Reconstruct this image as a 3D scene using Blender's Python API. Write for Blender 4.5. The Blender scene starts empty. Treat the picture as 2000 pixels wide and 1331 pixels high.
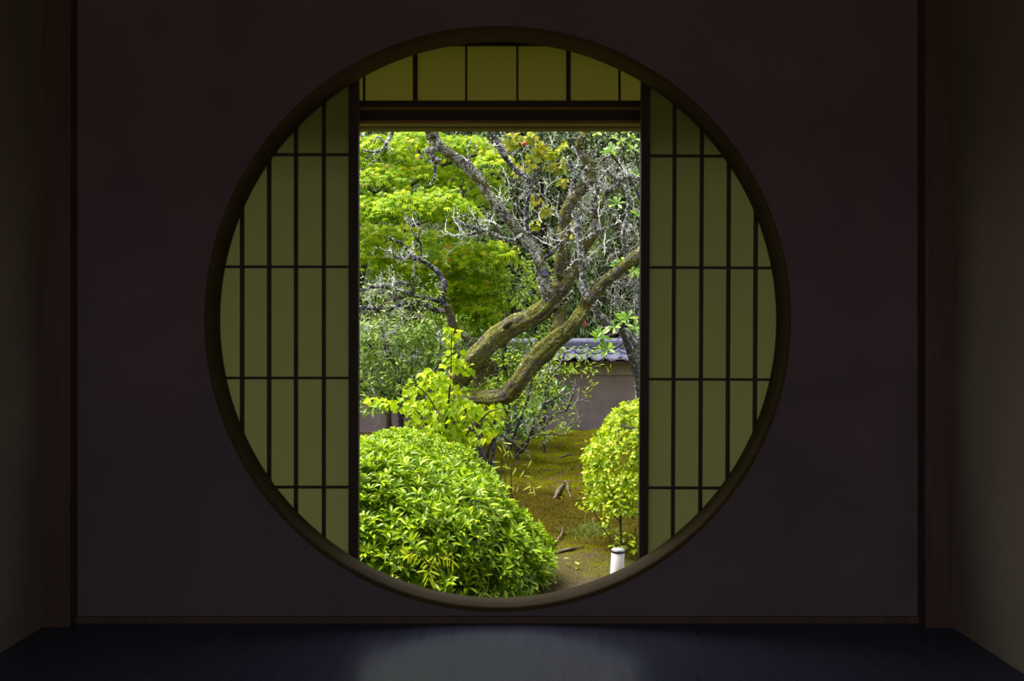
import bpy, math, random
import numpy as np
from mathutils import Vector, Matrix

SC = bpy.context.scene
COL = SC.collection
# ------------------------------------------------------------------ camera, sky, sun, exposure
F, CX, CY = 1944.0, 1000.0, 665.5            # focal length and principal point for the 2000x1331 frame
CAM_Y, CAM_Z = -3.105, 0.88
cam = bpy.data.objects.new('camera', bpy.data.cameras.new('camera'))
COL.objects.link(cam)
cam.location = (0, CAM_Y, CAM_Z)
cam.rotation_euler = (math.pi / 2, 0, 0)
cam.data.sensor_width = 36.0
cam.data.lens = 36.0 * F / 2000.0
cam.data.clip_start, cam.data.clip_end = 0.05, 300
cam.data.dof.use_dof = True
cam.data.dof.focus_distance = 8.6
cam.data.dof.aperture_fstop = 6.3
SC.camera = cam

world = bpy.data.worlds.new('world')
SC.world = world
world.use_nodes = True
wn = world.node_tree.nodes
wn.clear()
w_out = wn.new('ShaderNodeOutputWorld')
w_bg = wn.new('ShaderNodeBackground')
w_sky = wn.new('ShaderNodeTexSky')
w_sky.sky_type = 'NISHITA'
w_sky.sun_disc = False
w_sky.sun_elevation = math.radians(58)
w_sky.sun_rotation = math.radians(-80)
w_sky.air_density = 1.0
w_sky.dust_density = 4.0
w_bg.inputs['Strength'].default_value = 0.41
w_hsv = wn.new('ShaderNodeHueSaturation')          # thin bright cloud: the sky's blue is mostly washed out
w_hsv.inputs['Saturation'].default_value = 0.25
world.node_tree.links.new(w_sky.outputs[0], w_hsv.inputs['Color'])
world.node_tree.links.new(w_hsv.outputs[0], w_bg.inputs['Color'])
world.node_tree.links.new(w_bg.outputs[0], w_out.inputs['Surface'])

sun = bpy.data.objects.new('sun', bpy.data.lights.new('sun', 'SUN'))
COL.objects.link(sun)
sun.data.energy = 7.6
sun.data.angle = math.radians(30)
sun.data.color = (1.0, 0.95, 0.82)
sun.rotation_euler = Vector((0.34, 0.04, -0.94)).to_track_quat('-Z', 'Y').to_euler()

# an unseen opening added behind the camera brightens the room with daylight: a portal only guides the sampling of that daylight
portal = bpy.data.objects.new('doorway_portal', bpy.data.lights.new('doorway_portal', 'AREA'))
COL.objects.link(portal)
portal.data.shape = 'RECTANGLE'
portal.data.size, portal.data.size_y = 2.4, 2.0
portal.location = (-0.05, -4.4, 1.0)
portal.rotation_euler = (math.pi / 2, 0, 0)
portal.data.cycles.is_portal = True

SC.view_settings.view_transform = 'Standard'
SC.view_settings.look = 'None'
SC.view_settings.exposure = 0.0
SC.view_settings.gamma = 1.0
SC.view_settings.use_curve_mapping = False
SC.cycles.max_bounces = 10
SC.cycles.diffuse_bounces = 5
SC.cycles.transmission_bounces = 6
SC.cycles.sample_clamp_indirect = 4.0
SC.cycles.use_denoising = True

RNG = np.random.default_rng(7)
R = random.Random(11)


def P(px, py, d):
    """world point seen at photograph pixel (px, py) at distance d in front of the camera plane"""
    return np.array([(px - CX) / F * d, CAM_Y + d, CAM_Z - (py - CY) / F * d])


def lin(r, g, b):
    return tuple(((c / 255) / 12.92 if c / 255 <= 0.04045 else ((c / 255 + 0.055) / 1.055) ** 2.4) for c in (r, g, b)) + (1.0,)


# ------------------------------------------------------------------ materials
def new_mat(name):
    m = bpy.data.materials.new(name)
    m.use_nodes = True
    nt = m.node_tree
    nt.nodes.clear()
    out = nt.nodes.new('ShaderNodeOutputMaterial')
    return m, nt, out


def ramp(nt, stops, fac=None, interp='LINEAR'):
    n = nt.nodes.new('ShaderNodeValToRGB')
    cr = n.color_ramp
    cr.interpolation = interp
    while len(cr.elements) > 1:
        cr.elements.remove(cr.elements[-1])
    cr.elements[0].position, cr.elements[0].color = stops[0][0], stops[0][1]
    for p, c in stops[1:]:
        e = cr.elements.new(p)
        e.color = c
    if fac is not None:
        nt.links.new(fac, n.inputs[0])
    return n


def noise(nt, scale, detail=4, rough=0.6, vec=None, stretch=None, dist=0.0):
    n = nt.nodes.new('ShaderNodeTexNoise')
    n.inputs['Scale'].default_value = scale
    n.inputs['Detail'].default_value = detail
    n.inputs['Roughness'].default_value = rough
    n.inputs['Distortion'].default_value = dist
    if vec is None:
        tc = nt.nodes.new('ShaderNodeTexCoord')
        vec = tc.outputs['Object']
    if stretch:
        mp = nt.nodes.new('ShaderNodeMapping')
        mp.inputs['Scale'].default_value = stretch
        nt.links.new(vec, mp.inputs['Vector'])
        vec = mp.outputs[0]
    nt.links.new(vec, n.inputs['Vector'])
    return n


def mix(nt, fac, a, b):
    n = nt.nodes.new('ShaderNodeMix')
    n.data_type = 'RGBA'
    nt.links.new(fac, n.inputs[0])
    for k, v in ((6, a), (7, b)):
        if isinstance(v, tuple):
            n.inputs[k].default_value = v
        else:
            nt.links.new(v, n.inputs[k])
    return n.outputs[2]


def bump(nt, h, strength, dist):
    b = nt.nodes.new('ShaderNodeBump')
    b.inputs['Strength'].default_value = strength
    b.inputs['Distance'].default_value = dist
    nt.links.new(h, b.inputs['Height'])
    return b.outputs[0]


def principled(nt, out, color, rough=0.6, spec=0.4, normal=None):
    p = nt.nodes.new('ShaderNodeBsdfPrincipled')
    if isinstance(color, tuple):
        p.inputs['Base Color'].default_value = color
    else:
        nt.links.new(color, p.inputs['Base Color'])
    p.inputs['Roughness'].default_value = rough
    p.inputs['Specular IOR Level'].default_value = spec
    if normal is not None:
        nt.links.new(normal, p.inputs['Normal'])
    nt.links.new(p.outputs[0], out.inputs['Surface'])
    return p


def simple_mat(name, c1, c2, scale=8, rough=0.6, spec=0.4, stretch=None, bs=0.2, bd=0.01, bscale=None):
    m, nt, out = new_mat(name)
    n = noise(nt, scale, stretch=stretch)
    r = ramp(nt, [(0.3, c1), (0.7, c2)], n.outputs[0])
    nb = noise(nt, bscale or scale * 6, stretch=stretch)
    principled(nt, out, r.outputs[0], rough, spec, bump(nt, nb.outputs[0], bs, bd))
    return m


def leaf_mat(name, stops, trans=0.38, rough=0.42, spec=0.45):
    """every leaf gets its own shade from the species' range: random per island in joined foliage, per object for single leaves"""
    m, nt, out = new_mat(name)
    oi = nt.nodes.new('ShaderNodeObjectInfo')
    ge = nt.nodes.new('ShaderNodeNewGeometry')
    ad = nt.nodes.new('ShaderNodeMath')
    ad.operation = 'ADD'
    fr = nt.nodes.new('ShaderNodeMath')
    fr.operation = 'FRACT'
    nt.links.new(oi.outputs['Random'], ad.inputs[0])
    nt.links.new(ge.outputs['Random Per Island'], ad.inputs[1])
    nt.links.new(ad.outputs[0], fr.inputs[0])
    r = ramp(nt, stops, fr.outputs[0])
    p = nt.nodes.new('ShaderNodeBsdfPrincipled')
    nt.links.new(r.outputs[0], p.inputs['Base Color'])
    p.inputs['Roughness'].default_value = rough
    p.inputs['Specular IOR Level'].default_value = spec
    t = nt.nodes.new('ShaderNodeBsdfTranslucent')
    nt.links.new(r.outputs[0], t.inputs['Color'])
    mx = nt.nodes.new('ShaderNodeMixShader')
    mx.inputs[0].default_value = trans
    nt.links.new(p.outputs[0], mx.inputs[1])
    nt.links.new(t.outputs[0], mx.inputs[2])
    nt.links.new(mx.outputs[0], out.inputs['Surface'])
    return m


def bark_mat(name, base1, base2, moss1, moss2, moss_amt, lich_amt, lichen=lin(205, 210, 205), mscale=5, lscale=16):
    m, nt, out = new_mat(name)
    nb = noise(nt, 22, 6, 0.65)
    base = ramp(nt, [(0.35, base1), (0.65, base2)], nb.outputs[0]).outputs[0]
    nm = noise(nt, mscale, 6, 0.7)
    nmc = noise(nt, 40, 4, 0.7)
    moss = ramp(nt, [(0.3, moss1), (0.7, moss2)], nmc.outputs[0]).outputs[0]
    mf = ramp(nt, [(1 - moss_amt - 0.06, (0, 0, 0, 1)), (1 - moss_amt + 0.06, (1, 1, 1, 1))], nm.outputs[0]).outputs[0]
    col = mix(nt, mf, base, moss)
    nl = noise(nt, lscale, 7, 0.75, dist=0.6)
    lf = ramp(nt, [(1 - lich_amt - 0.015, (0, 0, 0, 1)), (1 - lich_amt + 0.015, (1, 1, 1, 1))], nl.outputs[0]).outputs[0]
    nl2 = noise(nt, 60, 3, 0.7)
    lc = ramp(nt, [(0.3, tuple(c * 0.6 for c in lichen[:3]) + (1,)), (0.65, lichen)], nl2.outputs[0]).outputs[0]
    col = mix(nt, lf, col, lc)
    uv = nt.nodes.new('ShaderNodeUVMap')
    ng = noise(nt, 3.0, 5, 0.65, vec=uv.outputs[0], stretch=(5.0, 1.3, 1))
    ad = nt.nodes.new('ShaderNodeMath')
    ad.operation = 'MULTIPLY_ADD'
    nt.links.new(nmc.outputs[0], ad.inputs[0])
    ad.inputs[1].default_value = 0.5
    nt.links.new(ng.outputs[0], ad.inputs[2])
    principled(nt, out, col, 0.85, 0.2, bump(nt, ad.outputs[0], 1.0, 0.045))
    return m


M = {}
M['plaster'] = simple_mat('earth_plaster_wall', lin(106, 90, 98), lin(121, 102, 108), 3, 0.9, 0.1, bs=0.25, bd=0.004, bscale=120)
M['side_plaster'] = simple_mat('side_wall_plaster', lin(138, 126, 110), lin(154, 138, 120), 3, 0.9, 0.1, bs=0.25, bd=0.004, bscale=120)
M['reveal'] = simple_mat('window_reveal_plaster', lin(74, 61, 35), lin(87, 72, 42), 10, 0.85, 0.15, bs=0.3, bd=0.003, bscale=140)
M['post'] = simple_mat('dark_post_wood', lin(80, 60, 54), lin(100, 76, 66), 6, 0.45, 0.4, stretch=(8, 8, 0.6))
M['ceiling'] = simple_mat('ceiling_boards', lin(70, 52, 42), lin(90, 68, 54), 4, 0.7, 0.3, stretch=(6, 0.5, 1))
M['dark_wood'] = simple_mat('shoji_wood', lin(44, 30, 22), lin(62, 43, 30), 6, 0.55, 0.35, stretch=(9, 9, 0.6))
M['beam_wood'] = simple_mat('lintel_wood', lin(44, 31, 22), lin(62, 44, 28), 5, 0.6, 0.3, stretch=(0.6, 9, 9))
M['underside_light_paint'] = simple_mat('painted_underside_light', lin(126, 96, 48), lin(150, 116, 60), 5, 0.6, 0.3, stretch=(0.6, 9, 9))  # lighter tone paints in the bounce light on the lintel undersides
M['eave'] = simple_mat('eave_boards', lin(60, 46, 34), lin(84, 66, 48), 5, 0.8, 0.2, stretch=(9, 0.6, 1))


def floor_mat():
    m, nt, out = new_mat('polished_dark_floor')
    n = noise(nt, 5, 5, 0.6, stretch=(9, 0.5, 1))
    r = ramp(nt, [(0.3, lin(62, 64, 86)), (0.7, lin(78, 80, 98))], n.outputs[0])
    n2 = noise(nt, 3, 5, 0.6, stretch=(10, 0.7, 1))
    rr = ramp(nt, [(0.3, (0.24,) * 3 + (1,)), (0.7, (0.36,) * 3 + (1,))], n2.outputs[0])
    p = principled(nt, out, r.outputs[0], 0.3, 0.06)
    nt.links.new(rr.outputs[0], p.inputs['Roughness'])
    return m


M['floor'] = floor_mat()
M['rear_bounce'] = simple_mat('pale_bounce_ground', lin(150, 142, 130), lin(180, 172, 158), 20, 0.95, 0.1)  # for the added ground behind the house


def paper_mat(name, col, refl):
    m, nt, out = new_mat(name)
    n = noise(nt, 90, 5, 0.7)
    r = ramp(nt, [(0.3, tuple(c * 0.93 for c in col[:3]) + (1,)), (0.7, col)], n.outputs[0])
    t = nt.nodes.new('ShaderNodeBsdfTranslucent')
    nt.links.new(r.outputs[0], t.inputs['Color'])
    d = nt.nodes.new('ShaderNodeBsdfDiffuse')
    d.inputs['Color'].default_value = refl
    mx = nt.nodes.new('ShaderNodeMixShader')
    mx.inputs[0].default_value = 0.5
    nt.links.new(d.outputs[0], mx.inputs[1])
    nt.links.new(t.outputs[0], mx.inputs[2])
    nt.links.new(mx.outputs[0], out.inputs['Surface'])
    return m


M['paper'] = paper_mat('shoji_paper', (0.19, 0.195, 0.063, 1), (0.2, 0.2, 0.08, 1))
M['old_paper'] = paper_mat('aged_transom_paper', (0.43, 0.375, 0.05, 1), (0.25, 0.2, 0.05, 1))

MOSS1, MOSS2 = lin(62, 64, 20), lin(136, 134, 62)
M['trunk_bark'] = bark_mat('mossy_trunk_bark', lin(58, 52, 50), lin(108, 100, 94), MOSS1, MOSS2, 0.55, 0.37, mscale=8)
M['limb_bark'] = bark_mat('lichen_limb_bark', lin(66, 60, 60), lin(118, 112, 110), MOSS1, MOSS2, 0.52, 0.41, mscale=9)
M['pale_bark'] = bark_mat('pale_lichen_bark', lin(64, 58, 64), lin(112, 108, 112), MOSS1, MOSS2, 0.30, 0.475, lscale=26, lichen=lin(225, 230, 225))
M['purple_bark'] = bark_mat('dark_violet_bark', lin(52, 46, 60), lin(88, 80, 100), MOSS1, MOSS2, 0.30, 0.45, lichen=lin(225, 228, 225))
M['spotted_bark'] = bark_mat('white_spotted_limb_bark', lin(62, 56, 56), lin(112, 106, 104), MOSS1, MOSS2, 0.46, 0.49, lichen=lin(215, 218, 212), lscale=18)
M['grey_bark'] = bark_mat('grey_stem_bark', lin(58, 54, 62), lin(110, 104, 110), MOSS1, MOSS2, 0.34, 0.42, lscale=24)
M['dark_stem'] = simple_mat('dark_thin_stem', lin(40, 34, 24), lin(66, 56, 38), 10, 0.8, 0.2)
M['brown_trunk'] = simple_mat('brown_trunk', lin(56, 46, 38), lin(88, 76, 64), 10, 0.9, 0.2, bs=0.6)
M['root_fibre'] = simple_mat('dry_hanging_fibre', lin(66, 46, 44), lin(110, 84, 78), 9, 0.9, 0.1)
M['cut_wood'] = simple_mat('weathered_sawn_end', lin(80, 80, 104), lin(112, 112, 140), 20, 0.8, 0.2)
M['twig'] = simple_mat('pale_twig', lin(84, 78, 80), lin(228, 230, 222), 45, 0.85, 0.2)
M['dark_twig'] = simple_mat('dark_twig', lin(58, 48, 50), lin(176, 172, 164), 40, 0.85, 0.2)
M['lichen'] = leaf_mat('pale_lichen', [(0, lin(160, 168, 140)), (0.5, lin(205, 212, 196)), (1, lin(238, 240, 236))], 0.15, 0.9, 0.1)

M['maple'] = leaf_mat('maple_leaf', [(0, lin(112, 152, 3)), (0.5, lin(150, 186, 6)), (0.85, lin(190, 208, 20)), (0.985, lin(214, 216, 50)), (1, lin(200, 150, 50))], 0.5, 0.5, 0.25)
M['azalea'] = leaf_mat('azalea_leaf', [(0, lin(80, 114, 3)), (0.45, lin(122, 158, 5)), (0.8, lin(164, 194, 12)), (1, lin(200, 216, 44))], 0.3, 0.36, 0.45)
M['box'] = leaf_mat('hedge_leaf', [(0, lin(98, 132, 5)), (0.5, lin(152, 176, 9)), (1, lin(200, 210, 36))], 0.4, 0.42, 0.4)
M['heart'] = leaf_mat('heart_leaf', [(0, lin(118, 152, 3)), (0.5, lin(164, 192, 7)), (1, lin(202, 216, 22))], 0.5, 0.45, 0.3)
M['small'] = leaf_mat('small_grey_green_leaf', [(0, lin(72, 106, 22)), (0.5, lin(116, 150, 40)), (0.8, lin(152, 178, 54)), (1, lin(198, 210, 140))], 0.35, 0.45, 0.4)
M['fresh'] = leaf_mat('fresh_small_leaf', [(0, lin(90, 128, 20)), (0.5, lin(138, 172, 30)), (1, lin(186, 206, 60))], 0.4, 0.45, 0.4)
M['persimmon'] = leaf_mat('drooping_yellow_leaf', [(0, lin(120, 140, 20)), (0.6, lin(168, 178, 34)), (1, lin(196, 180, 60))], 0.45, 0.45, 0.3)
M['rhodo'] = leaf_mat('rhododendron_leaf', [(0, lin(66, 112, 20)), (0.5, lin(108, 152, 20)), (0.85, lin(160, 192, 34)), (1, lin(180, 196, 140))], 0.35, 0.35, 0.5)
M['broad'] = leaf_mat('dark_broad_leaf', [(0, lin(38, 74, 28)), (0.6, lin(62, 104, 44)), (1, lin(96, 136, 60))], 0.25, 0.35, 0.5)
M['dark_leaf'] = leaf_mat('dark_evergreen_leaf', [(0, lin(28, 42, 14)), (0.6, lin(50, 70, 22)), (0.9, lin(84, 108, 34)), (1, lin(120, 146, 50))], 0.22, 0.4, 0.45)
M['narrow'] = leaf_mat('narrow_dark_leaf', [(0, lin(30, 48, 16)), (0.7, lin(56, 80, 28)), (1, lin(96, 122, 50))], 0.25, 0.4, 0.4)
M['fern'] = leaf_mat('bright_leaflet', [(0, lin(184, 206, 12)), (1, lin(226, 234, 44))], 0.45, 0.5, 0.3)
M['grass'] = leaf_mat('grass_blade', [(0, lin(62, 88, 20)), (1, lin(112, 140, 48))], 0.35, 0.5, 0.3)
M['seedling'] = leaf_mat('pale_seedling_leaf', [(0, lin(150, 164, 40)), (1, lin(208, 216, 110))], 0.4, 0.5, 0.3)
M['trunk_tuft'] = leaf_mat('trunk_moss_tuft', [(0, lin(56, 54, 18)), (0.5, lin(112, 110, 40)), (1, lin(168, 164, 100))], 0.2, 0.9, 0.1)
M['moss_tuft'] = leaf_mat('moss_tuft', [(0, lin(50, 46, 8)), (0.35, lin(78, 80, 8)), (0.8, lin(112, 116, 12)), (1, lin(150, 148, 26))], 0.2, 0.95, 0.0)
M['dark_moss_tuft'] = leaf_mat('dark_moss_tuft', [(0, lin(34, 24, 10)), (0.5, lin(54, 46, 12)), (0.85, lin(78, 78, 12)), (1, lin(112, 108, 24))], 0.2, 0.95, 0.0)
M['fallen'] = leaf_mat('dry_leaf', [(0, lin(120, 70, 40)), (0.5, lin(170, 104, 60)), (1, lin(200, 180, 120))], 0.2, 0.7, 0.2)
M['red'] = simple_mat('red_skin', lin(176, 52, 34), lin(214, 92, 62), 8, 0.4, 0.4)
M['blossom'] = leaf_mat('faded_blossom', [(0, lin(225, 205, 180)), (1, lin(245, 240, 225))], 0.3, 0.6, 0.2)
M['tile'] = simple_mat('blue_grey_roof_tile', lin(58, 58, 80), lin(94, 94, 120), 7, 0.42, 0.5, bs=0.1)
M['wall_low'] = simple_mat('garden_wall_plaster', lin(130, 116, 118), lin(160, 144, 142), 2.2, 0.9, 0.1, bs=0.3, bscale=60)
M['wall_band'] = simple_mat('garden_wall_upper_plaster', lin(146, 132, 126), lin(166, 152, 144), 3, 0.9, 0.1)
M['lamp_white'] = simple_mat('frosted_white_lamp', lin(222, 218, 222), lin(234, 230, 232), 4, 0.4, 0.4, bs=0.02)
M['lamp_dark'] = simple_mat('dark_lamp_metal', lin(28, 30, 40), lin(44, 46, 56), 8, 0.35, 0.5, bs=0.02)
M['lamp_cap'] = simple_mat('grey_lamp_cap', lin(120, 124, 128), lin(150, 152, 152), 8, 0.3, 0.5, bs=0.02)
M['root'] = simple_mat('bare_root', lin(62, 54, 46), lin(112, 100, 88), 14, 0.9, 0.2, bs=0.5)


def ground_mat():
    m, nt, out = new_mat('mossy_earth')
    n1 = noise(nt, 1.3, 6, 0.65)
    n2 = noise(nt, 9, 6, 0.7)
    n3 = noise(nt, 70, 4, 0.7)
    moss = ramp(nt, [(0.3, lin(46, 46, 8)), (0.5, lin(84, 88, 10)), (0.7, lin(116, 116, 16))], n3.outputs[0]).outputs[0]
    brown = ramp(nt, [(0.35, lin(58, 44, 24)), (0.65, lin(104, 86, 56))], n3.outputs[0]).outputs[0]
    f1 = ramp(nt, [(0.49, (0, 0, 0, 1)), (0.60, (1, 1, 1, 1))], n2.outputs[0]).outputs[0]
    c = mix(nt, f1, moss, brown)
    # a belt of darker, browner moss across the middle of the path, bare trodden earth at its near end
    tc = nt.nodes.new('ShaderNodeTexCoord')
    sx = nt.nodes.new('ShaderNodeSeparateXYZ')
    nt.links.new(tc.outputs['Object'], sx.inputs[0])
    wob = nt.nodes.new('ShaderNodeMath')
    wob.operation = 'MULTIPLY_ADD'
    nt.links.new(n1.outputs[0], wob.inputs[0])
    wob.inputs[1].default_value = 4.0
    nt.links.new(sx.outputs['Y'], wob.inputs[2])
    mr = nt.nodes.new('ShaderNodeMapRange')
    mr.inputs[1].default_value, mr.inputs[2].default_value = 2.0, 14.0
    nt.links.new(wob.outputs[0], mr.inputs[0])
    dark = ramp(nt, [(0.3, lin(34, 26, 12)), (0.5, lin(56, 48, 16)), (0.7, lin(86, 78, 20))], n3.outputs[0]).outputs[0]
    belt = ramp(nt, [(0.29, (0, 0, 0, 1)), (0.36, (0.9, 0.9, 0.9, 1)), (0.50, (0.9, 0.9, 0.9, 1)), (0.57, (0, 0, 0, 1))], mr.outputs[0]).outputs[0]
    c = mix(nt, belt, c, dark)
    f2 = ramp(nt, [(0.24, (1, 1, 1, 1)), (0.30, (0, 0, 0, 1))], mr.outputs[0]).outputs[0]
    earth = ramp(nt, [(0.35, lin(58, 50, 38)), (0.65, lin(98, 88, 70))], n3.outputs[0]).outputs[0]
    c = mix(nt, f2, c, earth)
    principled(nt, out, c, 0.95, 0.0, bump(nt, n3.outputs[0], 0.8, 0.03))
    return m


M['ground'] = ground_mat()
M['hill'] = simple_mat('wooded_hill', lin(30, 42, 16), lin(58, 72, 26), 2.5, 0.95, 0.1, bs=1.0, bd=0.2, bscale=6)


# ------------------------------------------------------------------ mesh helpers
class MB:
    def __init__(self):
        self.v, self.f, self.uv, self.n = [], [], [], 0

    def add(self, v, f, uv=None):
        v = np.asarray(v, float)
        self.v.append(v)
        for q in f:
            self.f.append(tuple(int(i) + self.n for i in q))
        self.uv.append(np.zeros((len(v), 2)) if uv is None else np.asarray(uv, float))
        self.n += len(v)

    def box(self, x0, x1, y0, y1, z0, z1):
        v = [(x0, y0, z0), (x1, y0, z0), (x1, y1, z0), (x0, y1, z0), (x0, y0, z1), (x1, y0, z1), (x1, y1, z1), (x0, y1, z1)]
        self.add(v, [(0, 3, 2, 1), (4, 5, 6, 7), (0, 1, 5, 4), (1, 2, 6, 5), (2, 3, 7, 6), (3, 0, 4, 7)])

    def tube(self, pts, rad, sides=8, rough=0.0, flute=0.0, seed=0, cap=True):
        pts = np.asarray(pts, float)
        rad = np.asarray(rad, float)
        n = len(pts)
        tan = np.gradient(pts, axis=0)
        tan /= np.linalg.norm(tan, axis=1)[:, None] + 1e-9
        up = np.array([0.13, 0.21, 0.97]) if abs(tan[0][2]) < 0.9 else np.array([1.0, 0.1, 0.0])
        a = np.cross(tan[0], up)
        a /= np.linalg.norm(a)
        rs = np.random.default_rng(seed + 5)
        ph = rs.uniform(0, 6.28, 6)
        ang = np.linspace(0, 2 * math.pi, sides, endpoint=False)
        s = np.concatenate([[0], np.cumsum(np.linalg.norm(np.diff(pts, axis=0), axis=1))])
        vs, us = [], []
        for i in range(n):
            a = a - tan[i] * np.dot(a, tan[i])
            a /= np.linalg.norm(a) + 1e-9
            b = np.cross(tan[i], a)
            r = np.full(sides, rad[i])
            if flute:
                tw = s[i] * 2.2
                r = r * (1 + flute * (np.sin(3 * ang + ph[0] + tw) * 0.6 + np.sin(5 * ang + ph[1] - tw * 0.7) * 0.5 + np.sin(8 * ang + ph[2] + tw) * 0.35)
                     - flute * 1.5 * (1 - np.abs(np.sin(3.5 * ang + ph[3] + tw * 0.6 + 0.3 * math.sin(s[i] * 6)))) ** 5)
            if rough:
                r = r * (1 + rough * rs.normal(0, 1, sides) * 0.5 + rough * math.sin(s[i] * 9 + ph[3]) + rough * 0.7 * np.sin(s[i] * 23 + 2 * ang + ph[4]))
            vs.append(pts[i] + np.cos(ang)[:, None] * a * r[:, None] + np.sin(ang)[:, None] * b * r[:, None])
            us.append(np.stack([ang / (2 * math.pi), np.full(sides, s[i])], 1))
        v = np.concatenate(vs)
        f = []
        for i in range(n - 1):
            for k in range(sides):
                k2 = (k + 1) % sides
                f.append((i * sides + k, i * sides + k2, (i + 1) * sides + k2, (i + 1) * sides + k))
        if cap:
            f.append(tuple(range(sides - 1, -1, -1)))
            f.append(tuple((n - 1) * sides + k for k in range(sides)))
        self.add(v, f, np.concatenate(us))

    def mesh(self, name, mat, smooth=False):
        me = bpy.data.meshes.new(name)
        v = np.concatenate(self.v)
        me.from_pydata(v.tolist(), [], self.f)
        if smooth or any(len(u) and u.any() for u in self.uv):
            uv = np.concatenate(self.uv)
            lay = me.uv_layers.new(name='UVMap')
            li = np.empty(len(me.loops), np.int32)
            me.loops.foreach_get('vertex_index', li)
            lay.data.foreach_set('uv', uv[li].ravel())
        if smooth:
            me.polygons.foreach_set('use_smooth', [True] * len(me.polygons))
        me.materials.append(mat)
        me.update()
        return me

    def build(self, name, mat, parent=None, smooth=False):
        me = self.mesh(name, mat, smooth)
        return link(name, me, parent)


def link(name, me, parent=None):
    o = bpy.data.objects.new(name, me)
    COL.objects.link(o)
    if parent is not None:
        o.parent = parent
        o.matrix_parent_inverse = Matrix.Identity(4)
        # geometry is authored in world space: undo the parent's own offset
        if me is not None:
            o.location = -Vector(world_loc(parent))
    return o


WL = {}


def world_loc(o):
    return WL.get(o.name, (0, 0, 0))


def thing(name, label, cat, loc, group=None):
    o = bpy.data.objects.new(name, None)
    o.empty_display_size = 0.1
    COL.objects.link(o)
    o.location = Vector(loc)
    WL[o.name] = tuple(float(c) for c in loc)
    o['label'], o['category'] = label, cat
    if group:
        o['group'] = group
    return o


def tag(o, label, cat, group=None, kind=None):
    o['label'], o['category'] = label, cat
    if group:
        o['group'] = group
    if kind:
        o['kind'] = kind
    return o


def struct(name, mb, mat, smooth=False, parent=None):
    o = mb.build(name, mat, parent, smooth)
    if parent is None:
        o['kind'] = 'structure'
    return o


def sub(parent_part, name, me):
    """child of a part whose own origin already undoes the thing's offset"""
    o = bpy.data.objects.new(name, me)
    COL.objects.link(o)
    o.parent = parent_part
    return o


def spline(ctrl, per=5):
    """Catmull-Rom through rows of ctrl (any number of columns)"""
    c = np.asarray(ctrl, float)
    c = np.concatenate([[2 * c[0] - c[1]], c, [2 * c[-1] - c[-2]]])
    out = []
    for i in range(1, len(c) - 2):
        p0, p1, p2, p3 = c[i - 1], c[i], c[i + 1], c[i + 2]
        for t in np.linspace(0, 1, per, endpoint=False):
            out.append(0.5 * ((2 * p1) + (-p0 + p2) * t + (2 * p0 - 5 * p1 + 4 * p2 - p3) * t * t + (-p0 + 3 * p1 - 3 * p2 + p3) * t ** 3))
    out.append(c[-2])
    return np.array(out)


def trace(rows, d0, d1=None, wob=0.0):
    """rows of (px, py, width px[, extra depth]) -> smooth world polyline and radii between distances d0 and d1"""
    n = len(rows)
    d1 = d0 if d1 is None else d1
    c = []
    for i, r in enumerate(rows):
        d = d0 + (d1 - d0) * i / max(1, n - 1) + (r[3] if len(r) > 3 else 0.0) + (R.uniform(-wob, wob) if 0 < i < n - 1 else 0)
        p = P(r[0], r[1], d)
        c.append([p[0], p[1], p[2], r[2] * 0.5 * d / F])
    s = spline(c, 5)
    return s[:, :3], np.maximum(s[:, 3], 0.002)


# ------------------------------------------------------------------ leaf templates: base at the origin, tip along +Y, normal +Z
def lf_oval(w=0.2, fold=0.06, curl=0.12):
    v = [(0, 0, 0), (-w * 0.8, 0.3, fold), (0, 0.33, 0), (w * 0.8, 0.3, fold), (-w * 0.85, 0.65, fold * 0.6), (0, 0.68, -curl * 0.3), (w * 0.85, 0.65, fold * 0.6), (0, 1, -curl)]
    f = [(0, 2, 1), (0, 3, 2), (1, 2, 5, 4), (2, 3, 6, 5), (4, 5, 7), (5, 6, 7)]
    return np.array(v, float), f


def lf_long(w=0.14, curl=0.2):
    v = [(0, 0, 0), (-w * 0.6, 0.25, 0.03), (0, 0.25, 0), (w * 0.6, 0.25, 0.03), (-w, 0.62, 0.03 - curl * 0.25), (0, 0.62, -curl * 0.25 - 0.02), (w, 0.62, 0.03 - curl * 0.25),
         (-w * 0.7, 0.87, -curl * 0.6), (0, 0.9, -curl * 0.65), (w * 0.7, 0.87, -curl * 0.6), (0, 1, -curl)]
    f = [(0, 2, 1), (0, 3, 2), (1, 2, 5, 4), (2, 3, 6, 5), (4, 5, 8, 7), (5, 6, 9, 8), (7, 8, 10), (8, 9, 10)]
    return np.array(v, float), f


def lf_heart():
    pts = [(0, 0.08), (0.2, -0.02), (0.38, 0.1), (0.4, 0.32), (0.26, 0.6), (0.07, 0.88), (0, 1.0), (-0.07, 0.88), (-0.26, 0.6), (-0.4, 0.32), (-0.38, 0.1), (-0.2, -0.02)]
    v = [(0, 0.35, -0.05)] + [(x, y, 0.10 * abs(x) / 0.4 - 0.16 * max(0, y - 0.5)) for x, y in pts]
    n = len(pts)
    f = [(0, 1 + (k + 1) % n, 1 + k) for k in range(n)]
    return np.array(v, float), [tuple(reversed(q)) for q in f]


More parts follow.
